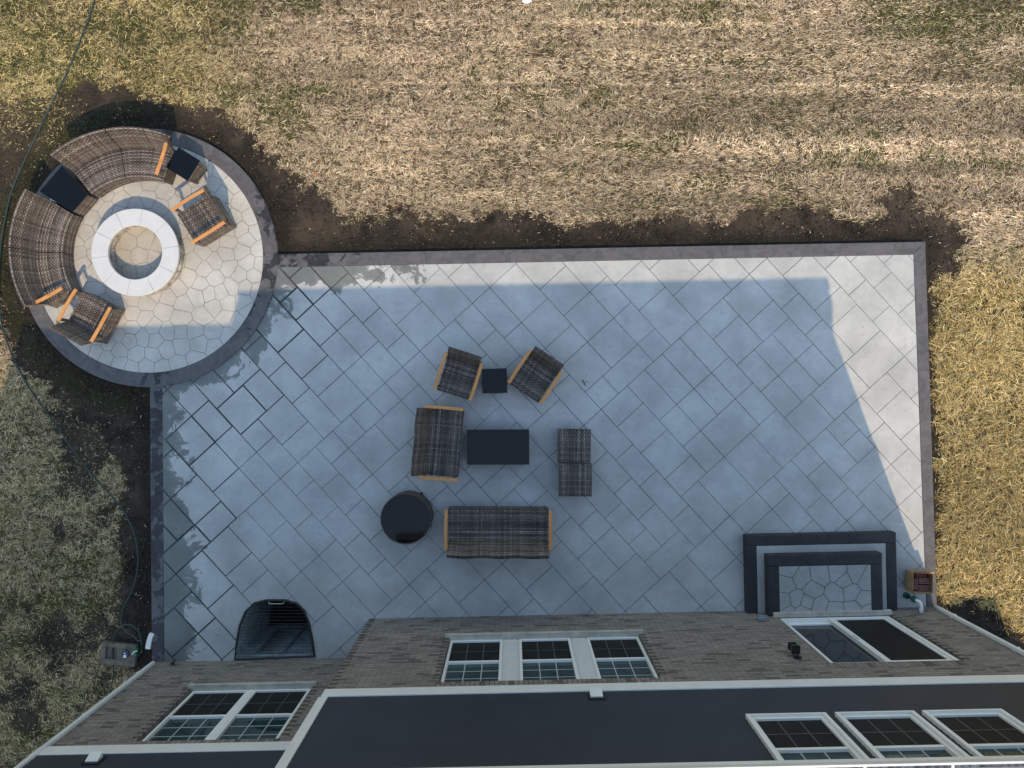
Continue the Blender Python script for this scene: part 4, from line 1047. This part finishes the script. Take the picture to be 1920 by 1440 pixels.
# ottomans
def ottoman(label, x, y, rz):
    t = thing("wicker_ottoman", label, "ottoman", (x, y, 0), rz, "wicker ottomans")
    m = MB(); n = 10; w = 0.305; vs = []; uv = []
    for j in range(n + 1):
        for i in range(n + 1):
            s, q = i / n, j / n; xx, yy = (s - 0.5) * 2 * w, (q - 0.5) * 2 * w
            vs.append((xx, yy, 0.40 - 0.035 * math.sin(math.pi * s) - (0.012 if i in (0, n) or j in (0, n) else 0))); uv.append((yy, xx))
    m.add(vs, [(j * (n + 1) + i, j * (n + 1) + i + 1, (j + 1) * (n + 1) + i + 1, (j + 1) * (n + 1) + i) for j in range(n) for i in range(n)], uv)
    m.build("seat", 'wicker', t, smooth=True)
    m = MB(); b = w - 0.02
    for (p, q) in (((-1, -1), (1, -1)), ((1, -1), (1, 1)), ((1, 1), (-1, 1)), ((-1, 1), (-1, -1))):
        pts = [(p[0] * b, p[1] * b, 0.04), (q[0] * b, q[1] * b, 0.04), (q[0] * w, q[1] * w, 0.388), (p[0] * w, p[1] * w, 0.388)]
        m.add(pts, [(0, 1, 2, 3)], [(0, 0.04), (2 * w, 0.04), (2 * w, 0.39), (0, 0.39)])
    m.add([(-b, -b, 0.04), (b, -b, 0.04), (b, b, 0.04), (-b, b, 0.04)], [(3, 2, 1, 0)])
    m.build("base", 'wicker', t)
    for sx in (-1, 1):
        for sy in (-1, 1):
            m = MB(); m.box(sx * 0.24 - 0.02, sx * 0.24 + 0.02, sy * 0.24 - 0.02, sy * 0.24 + 0.02, 0, 0.042); m.build("foot", 'foot', t)
    return t
ottoman("square wicker ottoman, the upper one of the touching pair", 1.131, -1.125, R(-1))
ottoman("square wicker ottoman, the lower one of the touching pair near the long sofa", 1.153, -1.742, R(-0.5))

# tables
def table(label, x, y, z0, rz, w, d, h, taper, cat="table", name="side_table", group=None):
    t = thing(name, label, cat, (x, y, z0), rz, group)
    m = MB(); m.box(-w / 2, w / 2, -d / 2, d / 2, h - 0.012, h); m.build("table_top", 'table_glass', t, bevel=0.003)
    m = MB(); a, b = w / 2 - 0.008, d / 2 - 0.008; c, e = a - taper, b - taper
    for (p, q) in (((-1, -1), (1, -1)), ((1, -1), (1, 1)), ((1, 1), (-1, 1)), ((-1, 1), (-1, -1))):
        pts = [(p[0] * c, p[1] * e, 0.05), (q[0] * c, q[1] * e, 0.05), (q[0] * a, q[1] * b, h - 0.013), (p[0] * a, p[1] * b, h - 0.013)]
        ln = 2 * a if p[1] == q[1] else 2 * b
        m.add(pts, [(0, 1, 2, 3)], [(0, 0.05), (ln, 0.05), (ln, h), (0, h)])
    m.add([(-c, -e, 0.05), (c, -e, 0.05), (c, e, 0.05), (-c, e, 0.05)], [(3, 2, 1, 0)])
    m.build("base", 'wicker', t)
    for sx in (-1, 1):
        for sy in (-1, 1):
            m = MB(); m.box(sx * (c - 0.035) - 0.02, sx * (c - 0.035) + 0.02, sy * (e - 0.035) - 0.02, sy * (e - 0.035) + 0.02, 0, 0.052); m.build("foot", 'foot', t)
    return t
table("low rectangular wicker table with a plain black glass top", -0.253, -1.146, 0, R(0.2), 1.131, 0.64, 0.42, 0.02, name="coffee_table")
table("small square black topped table between two armchairs on the patio", -0.315, 0.056, 0, R(1.6), 0.452, 0.445, 0.48, 0.03, group="square side tables")
table("small square black topped wicker table at the edge of the round pad", -5.936, 3.969, pz, R(-32.3), 0.46, 0.43, 0.48, 0.03, group="square side tables")
t = thing("round_table", "round wicker drum table with a black glass top", "table", (-1.915, -2.435, 0))
m = MB(); m.lathe([(0.0, 0.49), (0.435, 0.49), (0.435, 0.50), (0.0, 0.50)], (0, 0), 56); m.build("table_top", 'table_glass', t, smooth=True)
m = MB(); m.lathe([(0.437, 0.505), (0.46, 0.505), (0.458, 0.44), (0.445, 0.05), (0.42, 0.05), (0.43, 0.47)], (0, 0), 56); m.build("drum", 'wicker_dark', t, smooth=True)
for k in range(4):
    a = R(60 + 90 * k); m = MB(); m.tube([(0.44 * math.cos(a), 0.44 * math.sin(a), 0), (0.44 * math.cos(a), 0.44 * math.sin(a), 0.06)], 0.028, 8); m.build("foot", 'foot', t)

# curved sofas round the fire pit
def curved(label, a0, a1, arm_at_start, cen, dr_):
    am = (a0 + a1) / 2; ra = R(am)
    base = (cen[0] + 1.75 * math.cos(ra), cen[1] + 1.75 * math.sin(ra), pz)
    t = thing("curved_sofa", label, "sofa", base, 0, "curved wicker sofas")
    k = dr_
    for (p, q) in ((a0, am - 0.28), (am + 0.28, a1)):
        m = MB(); m.sweep([(1.36, 0.30), (1.355, 0.385), (1.385, 0.400), (1.62, 0.385), (1.93 + k, 0.37), (1.93 + k, 0.30)], p, q, cen, 14); m.build("seat", 'wicker', t, off=(base[0], base[1], 0), smooth=True)
        m = MB(); m.sweep([(1.865 + k, 0.36), (1.915 + k, 0.36), (2.01 + k, 0.60), (2.085 + k, 0.80), (2.075 + k, 0.815), (2.03 + k, 0.805), (1.94 + k, 0.60)], p, q, cen, 14); m.build("backrest", 'wicker', t, off=(base[0], base[1], 0), smooth=True)
        m = MB(); m.sweep([(1.375, 0.045), (1.365, 0.295), (1.935 + k, 0.295), (1.97 + k, 0.045)], p, q, cen, 14); m.build("base", 'wicker', t, off=(base[0], base[1], 0))
    aa = (a0 + 1.6) if arm_at_start else (a1 - 1.6); s = -1 if arm_at_start else 1
    A = R(aa); ru = (math.cos(A), math.sin(A)); tu = (-math.sin(A), math.cos(A))
    def P(r, w, z): return (cen[0] + ru[0] * r + tu[0] * w, cen[1] + ru[1] * r + tu[1] * w, z)
    m = MB(); pts = [(1.40, 0.585, 0.0), (1.60, 0.600, 0.012 * s), (1.82, 0.604, 0.014 * s), (2.09 + k, 0.600, 0.0)]
    for i in range(3):
        (ra_, za, wa), (rb, zb, wb) = pts[i], pts[i + 1]
        bot = [P(ra_, wa - 0.03, za), P(ra_, wa + 0.03, za), P(rb, wb + 0.03, zb), P(rb, wb - 0.03, zb)]
        m.hexa(bot, [(x, y, z + 0.026) for x, y, z in bot]); 
        m.uv[-6:] = [[(0.3 * i + 0.1 * j, 0.02 * j + 0.01 * i) for j in range(4)] for _ in range(6)]
    m.build("armrest", 'wood', t, off=(base[0], base[1], 0), bevel=0.005)
    for r_ in (1.44, 1.90 + k):
        m = MB(); bot = [P(r_, -0.02, 0.37), P(r_, 0.02, 0.37), P(r_ + 0.05, 0.02, 0.37), P(r_ + 0.05, -0.02, 0.37)]
        m.hexa(bot, [(x, y, 0.592) for x, y, z in bot]); m.build("arm_post", 'wicker', t, off=(base[0], base[1], 0))
    for ae in (a0 + 4, a1 - 4):
        for r_ in (1.44, 1.90):
            m = MB(); x, y = cen[0] + r_ * math.cos(R(ae)), cen[1] + r_ * math.sin(R(ae)); m.tube([(x, y, 0), (x, y, 0.05)], 0.025, 8); m.build("foot", 'foot', t, off=(base[0], base[1], 0))
    return t
CC = (-6.81, 2.38)
curved("curved wicker sofa at the upper rim of the round pad next to the square table", 70.8, 129.5, True, (CC[0] + 0.03, CC[1] + 0.03), 0.035)
curved("curved wicker sofa along the left rim of the round pad behind the lower armchair", 149.0, 210.0, False, CC, -0.03)
a0, a1 = 130.3, 147.6; am = R(139); base = (CC[0] + 1.7 * math.cos(am), CC[1] + 1.7 * math.sin(am), pz)
t = thing("wedge_table", "wedge shaped black topped wicker table between the two curved sofas", "table", base)
m = MB(); m.sweep([(1.36, 0.428), (2.06, 0.428), (2.06, 0.440), (1.36, 0.440)], a0, a1, CC, 1); m.build("table_top", 'table_glass', t, off=(base[0], base[1], 0))
m = MB(); m.sweep([(1.38, 0.05), (1.365, 0.426), (2.05, 0.426), (2.03, 0.05)], a0 + 0.2, a1 - 0.2, CC, 1); m.build("base", 'wicker', t, off=(base[0], base[1], 0))
for ae in (a0 + 2, a1 - 2):
    for r_ in (1.43, 1.98):
        m = MB(); x, y = CC[0] + r_ * math.cos(R(ae)), CC[1] + r_ * math.sin(R(ae)); m.tube([(x, y, 0), (x, y, 0.052)], 0.022, 8); m.build("foot", 'foot', t, off=(base[0], base[1], 0))

# ------------------------------------------------------------------ box of bricks by the steps
bx, by = 7.56, -3.66; w, d, h = 0.185, 0.180, 0.25
t = thing("cardboard_box", "open brown cardboard box of bricks at the patio edge by the steps", "box", (bx, by, 0.006), R(-2))
m = MB(); k = 0.006
m.box(-w, w, -d, d, 0, 0.006); m.box(-w, -w + k, -d, d, 0.006, h); m.box(w - k, w, -d, d, 0.006, h); m.box(-w + k, w - k, -d, -d + k, 0.006, h); m.box(-w + k, w - k, d - k, d, 0.006, h)
m.build("body", 'card', t)
for (pts, dz) in (([(-w, d), (w, d), (w - 0.02, d + 0.055), (-w - 0.03, d + 0.06)], 0.09), ([(-w, -d), (w, -d), (w, -d - 0.03), (-w, -d - 0.03)], -0.06)):
    z = [h, h, h + dz, h + dz]
    m = MB(); m.hexa([(p[0], p[1], zz) for p, zz in zip(pts, z)], [(p[0], p[1] - 0.001, zz + 0.005) for p, zz in zip(pts, z)]); m.build("flap", 'card', t)
m = MB(); m.hexa([(-w - 0.001, -d, h - 0.002), (-w - 0.006, -d, h), (-w - 0.006, d, h), (-w - 0.001, d, h - 0.002)][::1], [(-w - 0.04, -d, h - 0.16), (-w - 0.046, -d, h - 0.16), (-w - 0.046, d, h - 0.16), (-w - 0.04, d, h - 0.16)]); m.build("flap", 'card', t)
def pbrick(label, lx, ly, z, rz, cols=5, rows=2, L_=0.205, W_=0.098):
    cr, sr = math.cos(R(-2)), math.sin(R(-2))
    o = thing("perforated_brick", label, "brick", (bx + lx * cr - ly * sr, by + lx * sr + ly * cr, 0.006 + z), R(-2) + rz, "bricks in the cardboard box")
    m = MB(); hs = 0.022; xs = [-L_ / 2]; 
    for c in range(cols): cx_ = -L_ / 2 + L_ * (c + 0.5) / cols; xs += [cx_ - hs / 2, cx_ + hs / 2]
    xs.append(L_ / 2); yy = [-W_ / 2]
    for c in range(rows): cy_ = -W_ / 2 + W_ * (0.3 + 0.4 * c); yy += [cy_ - hs / 2, cy_ + hs / 2]
    yy.append(W_ / 2); Hh = 0.06; hol = MB()
    for i in range(len(xs) - 1):
        for j in range(len(yy) - 1):
            a_, b_, c_, d_ = xs[i], xs[i + 1], yy[j], yy[j + 1]
            if i % 2 and j % 2:
                z0 = 0.012
                hol.add([(a_, c_, z0), (b_, c_, z0), (b_, d_, z0), (a_, d_, z0)], [(0, 1, 2, 3)])
                m.add([(a_, c_, z0), (b_, c_, z0), (b_, d_, z0), (a_, d_, z0), (a_, c_, Hh), (b_, c_, Hh), (b_, d_, Hh), (a_, d_, Hh)], [(0, 4, 5, 1), (1, 5, 6, 2), (2, 6, 7, 3), (3, 7, 4, 0)])
            else: m.add([(a_, c_, Hh), (b_, c_, Hh), (b_, d_, Hh), (a_, d_, Hh)], [(0, 1, 2, 3)])
    l, w_ = L_ / 2, W_ / 2
    m.add([(-l, -w_, 0), (l, -w_, 0), (l, w_, 0), (-l, w_, 0), (-l, -w_, Hh), (l, -w_, Hh), (l, w_, Hh), (-l, w_, Hh)], [(0, 1, 5, 4), (1, 2, 6, 5), (2, 3, 7, 6), (3, 0, 4, 7), (0, 3, 2, 1)])
    m.build("brick_body", 'redbrick', o); hol.build("core_holes", 'hole', o)
for z in (0.007, 0.069, 0.131):
    top = z > 0.12
    pbrick("perforated red brick lying across the middle of the cardboard box" if top else "perforated red brick in a lower layer of the cardboard box", 0.058, 0.018, z, 0)
    pbrick("perforated red brick lying nearest the wall in the cardboard box" if top else "perforated red brick in a lower layer of the cardboard box", 0.058, -0.110, z, 0)
    pbrick("perforated red brick standing lengthwise along the left of the cardboard box" if top else "perforated red brick in a lower layer of the cardboard box", -0.110, -0.045, z, math.pi / 2)
pbrick("perforated red brick set deeper under the raised flap of the box", 0.03, 0.118, 0.069, 0)

# drain pipe out of the wall
t = thing("drain_pipe", "green drain pipe with a white elbow coming out of the brick wall", "pipe", (7.3, -4.0, 0))
m = MB(); m.tube([(7.50, -4.185, 0.30), (7.50, -4.09, 0.305), (7.495, -4.035, 0.300), (7.475, -3.995, 0.275), (7.445, -3.982, 0.235), (7.435, -3.980, 0.20)], 0.030, 12); m.tube([(7.50, -4.15, 0.301), (7.50, -4.11, 0.304)], 0.036, 12)
m.build("elbow", 'pvc_white', t, off=(7.3, -4.0, 0), smooth=True)
m = MB(); m.tube([(7.375, -3.955, 0.0), (7.385, -3.96, 0.07), (7.42, -3.973, 0.16), (7.436, -3.980, 0.215)], [0.054, 0.054, 0.052, 0.050], 14); m.tube([(7.425, -3.975, 0.178), (7.438, -3.981, 0.222)], 0.058, 14)
m.build("pipe", 'pvc_green', t, off=(7.3, -4.0, 0), smooth=True)

# air conditioner round the corner
ax, ay = 8.93, -5.17
t = thing("air_conditioner", "pale box shaped outdoor cooling unit beside the right corner of the house", "air conditioner", (ax, ay, -0.06))
m = MB(); m.box(-0.40, 0.44, -0.44, 0.40, 0.0, 0.08); m.build("pad", 'found', t)
m = MB(); m.box(-0.42, 0.42, -0.42, 0.42, 0.08, 0.80)
m.build("body", 'found', t, bevel=0.02)
m = MB(); m.box(-0.43, 0.43, -0.43, 0.43, 0.801, 0.83); m.build("top_panel", 'beige', t, bevel=0.01)
m = MB()
for k in range(14): z = 0.13 + k * 0.042; m.box(-0.40, 0.40, 0.421, 0.43, z, z + 0.018); m.box(-0.40, 0.40, -0.43, -0.421, z, z + 0.018); m.box(0.421, 0.43, -0.4, 0.4, z, z + 0.018); m.box(-0.43, -0.421, -0.4, 0.4, z, z + 0.018)
m.build("louvre", 'found', t)
m = MB(); m.lathe([(0.0, 0.832), (0.36, 0.832), (0.37, 0.87), (0.33, 0.875), (0.0, 0.85)], (0, 0), 32); m.build("fan_guard", 'black', t, smooth=True)

# splash block, sprinkler timer, downspout shoe and hose at the left corner
sx, sy = U(223, 1226)
t = thing("splash_block", "tan concrete splash block with a hollow lying at the left house corner", "splash block", (sx, sy, -0.06), R(-6))
m = MB(); m.box(-0.33, 0.33, -0.20, 0.20, 0, 0.06); m.box(-0.33, 0.33, 0.12, 0.20, 0.06, 0.10); m.box(-0.33, 0.33, -0.20, -0.10, 0.06, 0.10); m.box(-0.33, -0.23, -0.10, 0.12, 0.06, 0.10); m.box(-0.02, 0.33, -0.10, 0.12, 0.06, 0.099)
m.build("block", 'splash', t, bevel=0.01)
tx, ty = U(234, 1227, 0.08)
t = thing("hose_timer", "navy round hose timer with a white label on the splash block", "hose timer", (tx, ty, 0.0))
m = MB(); m.lathe([(0, 0), (0.068, 0), (0.075, 0.02), (0.072, 0.065), (0.058, 0.078), (0, 0.08)], (0, 0), 20); m.build("dial_body", 'navy', t, smooth=True)
m = MB(); m.box(-0.026, 0.026, -0.062, -0.010, 0.079, 0.084); m.tube([(0, 0.02, 0.078), (0, 0.02, 0.092)], 0.014, 10); m.build("label_plate", 'paper', t)
tx2, ty2 = U(250, 1222, 0.08)
t = thing("hose_nozzle", "green and white hose nozzle lying next to the round timer", "nozzle", (tx2, ty2, 0.0), R(35))
m = MB(); m.tube([(-0.07, 0.0, 0.035), (0.02, 0.0, 0.04), (0.07, 0.0, 0.05)], [0.026, 0.03, 0.036], 12); m.box(-0.05, 0.0, -0.09, -0.02, 0.02, 0.05); m.build("body", 'green', t, bevel=0.004)
m = MB(); m.tube([(-0.06, -0.03, 0.06), (0.0, -0.01, 0.075), (0.06, -0.03, 0.07)], 0.009, 8); m.build("trigger", 'paper', t)
dx_, dy_ = U(276, 1205, 0.1)
t = thing("downspout_shoe", "short white curved downspout elbow lying on bare soil by the patio border", "downspout piece", (dx_, dy_, -0.05), R(-12))
m = MB()
pr = [(0.0, -0.15, 0.0), (-0.004, -0.05, 0.0), (0.0, 0.06, 0.0), (0.016, 0.15, 0.0)]
for i in range(3):
    (xa, ya, _), (xb, yb, _) = pr[i], pr[i + 1]
    m.hexa([(xa - 0.05, ya, 0), (xa + 0.05, ya, 0), (xb + 0.05, yb, 0), (xb - 0.05, yb, 0)], [(xa - 0.045, ya, 0.085), (xa + 0.045, ya, 0.085), (xb + 0.045, yb, 0.085), (xb - 0.045, yb, 0.085)])
m.build("shoe", 'white', t, bevel=0.006)
def spline(pts, k=8):
    P = [np.array(p, float) for p in pts]; out = []
    for i in range(len(P) - 1):
        p0, p1, p2, p3 = P[max(i - 1, 0)], P[i], P[i + 1], P[min(i + 2, len(P) - 1)]
        for j in range(k):
            t_ = j / k; out.append(0.5 * (2 * p1 + (p2 - p0) * t_ + (2 * p0 - 5 * p1 + 4 * p2 - p3) * t_ ** 2 + (3 * p1 - p0 - 3 * p2 + p3) * t_ ** 3))
    out.append(P[-1]); return out
def hose(name, label, pts, r, lift):
    W_ = [U(*p) for p in pts]; sp = spline(W_, 10); A = np.array(sp)
    z = ground_z(A[:, 0], A[:, 1]) + lift
    z = np.convolve(np.pad(z, 3, mode='edge'), np.ones(7) / 7, 'valid')
    m = MB(); m.tube([(a_[0], a_[1], zz) for a_, zz in zip(sp, z)], r, 7)
    o = m.build(name, 'hose', None, smooth=True); return tag(o, label, "hose")
def c2(x, y): return (170 + x / 6.26, 1100 + y / 6.26)
hose("garden_hose", "long dark green garden hose winding down the left side of the lawn", [(190, -80), (177, 0), (155, 62), (128, 130), (100, 190), (72, 247), (42, 310), (20, 365), (8, 420), (0, 470), (-3, 530), (1, 590), (12, 635), (30, 680), (55, 728), (90, 777), (130, 832), (170, 886), (205, 925), (235, 962), (253, 1005), (259, 1045), (256, 1080), c2(480, 70), c2(410, 190), c2(375, 280), c2(360, 380), c2(372, 460), c2(430, 535), c2(510, 590), c2(560, 650)], 0.015, 0.075)
hose("garden_hose", "short looped hose end curling over the splash block to the house corner", [c2(120, 1330), c2(205, 1280), c2(255, 1150), c2(275, 1000), c2(265, 850), c2(262, 700), c2(275, 600), c2(310, 520), c2(370, 460), c2(430, 440), c2(500, 460), c2(560, 530), c2(590, 620), c2(600, 720), c2(572, 800), c2(500, 838)], 0.0125, 0.085)

# litter
x, y = U(592, 326); m = MB(); m.add([(0, -0.035, 0.0), (0.03, -0.005, 0.012), (0.012, 0.04, 0.004), (-0.03, 0.01, 0.014)], [(0, 1, 2, 3)]); m.add([(0, -0.035, -0.003), (0.03, -0.005, 0.009), (0.012, 0.04, 0.001), (-0.03, 0.01, 0.011)], [(3, 2, 1, 0)])
o = m.build("fallen_leaf", 'leaf', None, off=(-x, -y, 0.0)); o.location = (x, y, -0.02); [setattr(v_, 'co', v_.co - Vector((x, y, 0))) for v_ in o.data.vertices]
tag(o, "single orange leaf lying on the dry lawn right of the round pad", "leaf")
x, y = U(987, 1); m = MB(); m.add([(-0.09, -0.02, 0.0), (0.02, -0.06, 0.02), (0.10, -0.01, 0.005), (0.06, 0.06, 0.03), (-0.05, 0.07, 0.0), (-0.09, -0.02, -0.01), (0.02, -0.06, 0.01), (0.10, -0.01, -0.005), (0.06, 0.06, 0.02), (-0.05, 0.07, -0.01)], [(0, 1, 2, 3, 4), (9, 8, 7, 6, 5), (0, 5, 6, 1), (1, 6, 7, 2), (2, 7, 8, 3), (3, 8, 9, 4), (4, 9, 5, 0)])
o = m.build("paper_scrap", 'paper', None); o.location = (x, y, -0.015); tag(o, "crumpled white scrap lying on the lawn at the top of the picture", "litter")
x, y = U(1095, 718); m = MB(); m.tube([(-0.035, 0.055, 0.008), (-0.005, 0.01, 0.010), (0.035, -0.055, 0.007)], [0.008, 0.007, 0.005], 6); m.tube([(-0.005, 0.01, 0.01), (0.05, 0.03, 0.008), (0.10, 0.03, 0.006)], 0.003, 5)
o = m.build("twig", 'twig', None); o.location = (x, y, 0.0); tag(o, "small dark twig lying on the patio right of the second armchair", "twig")
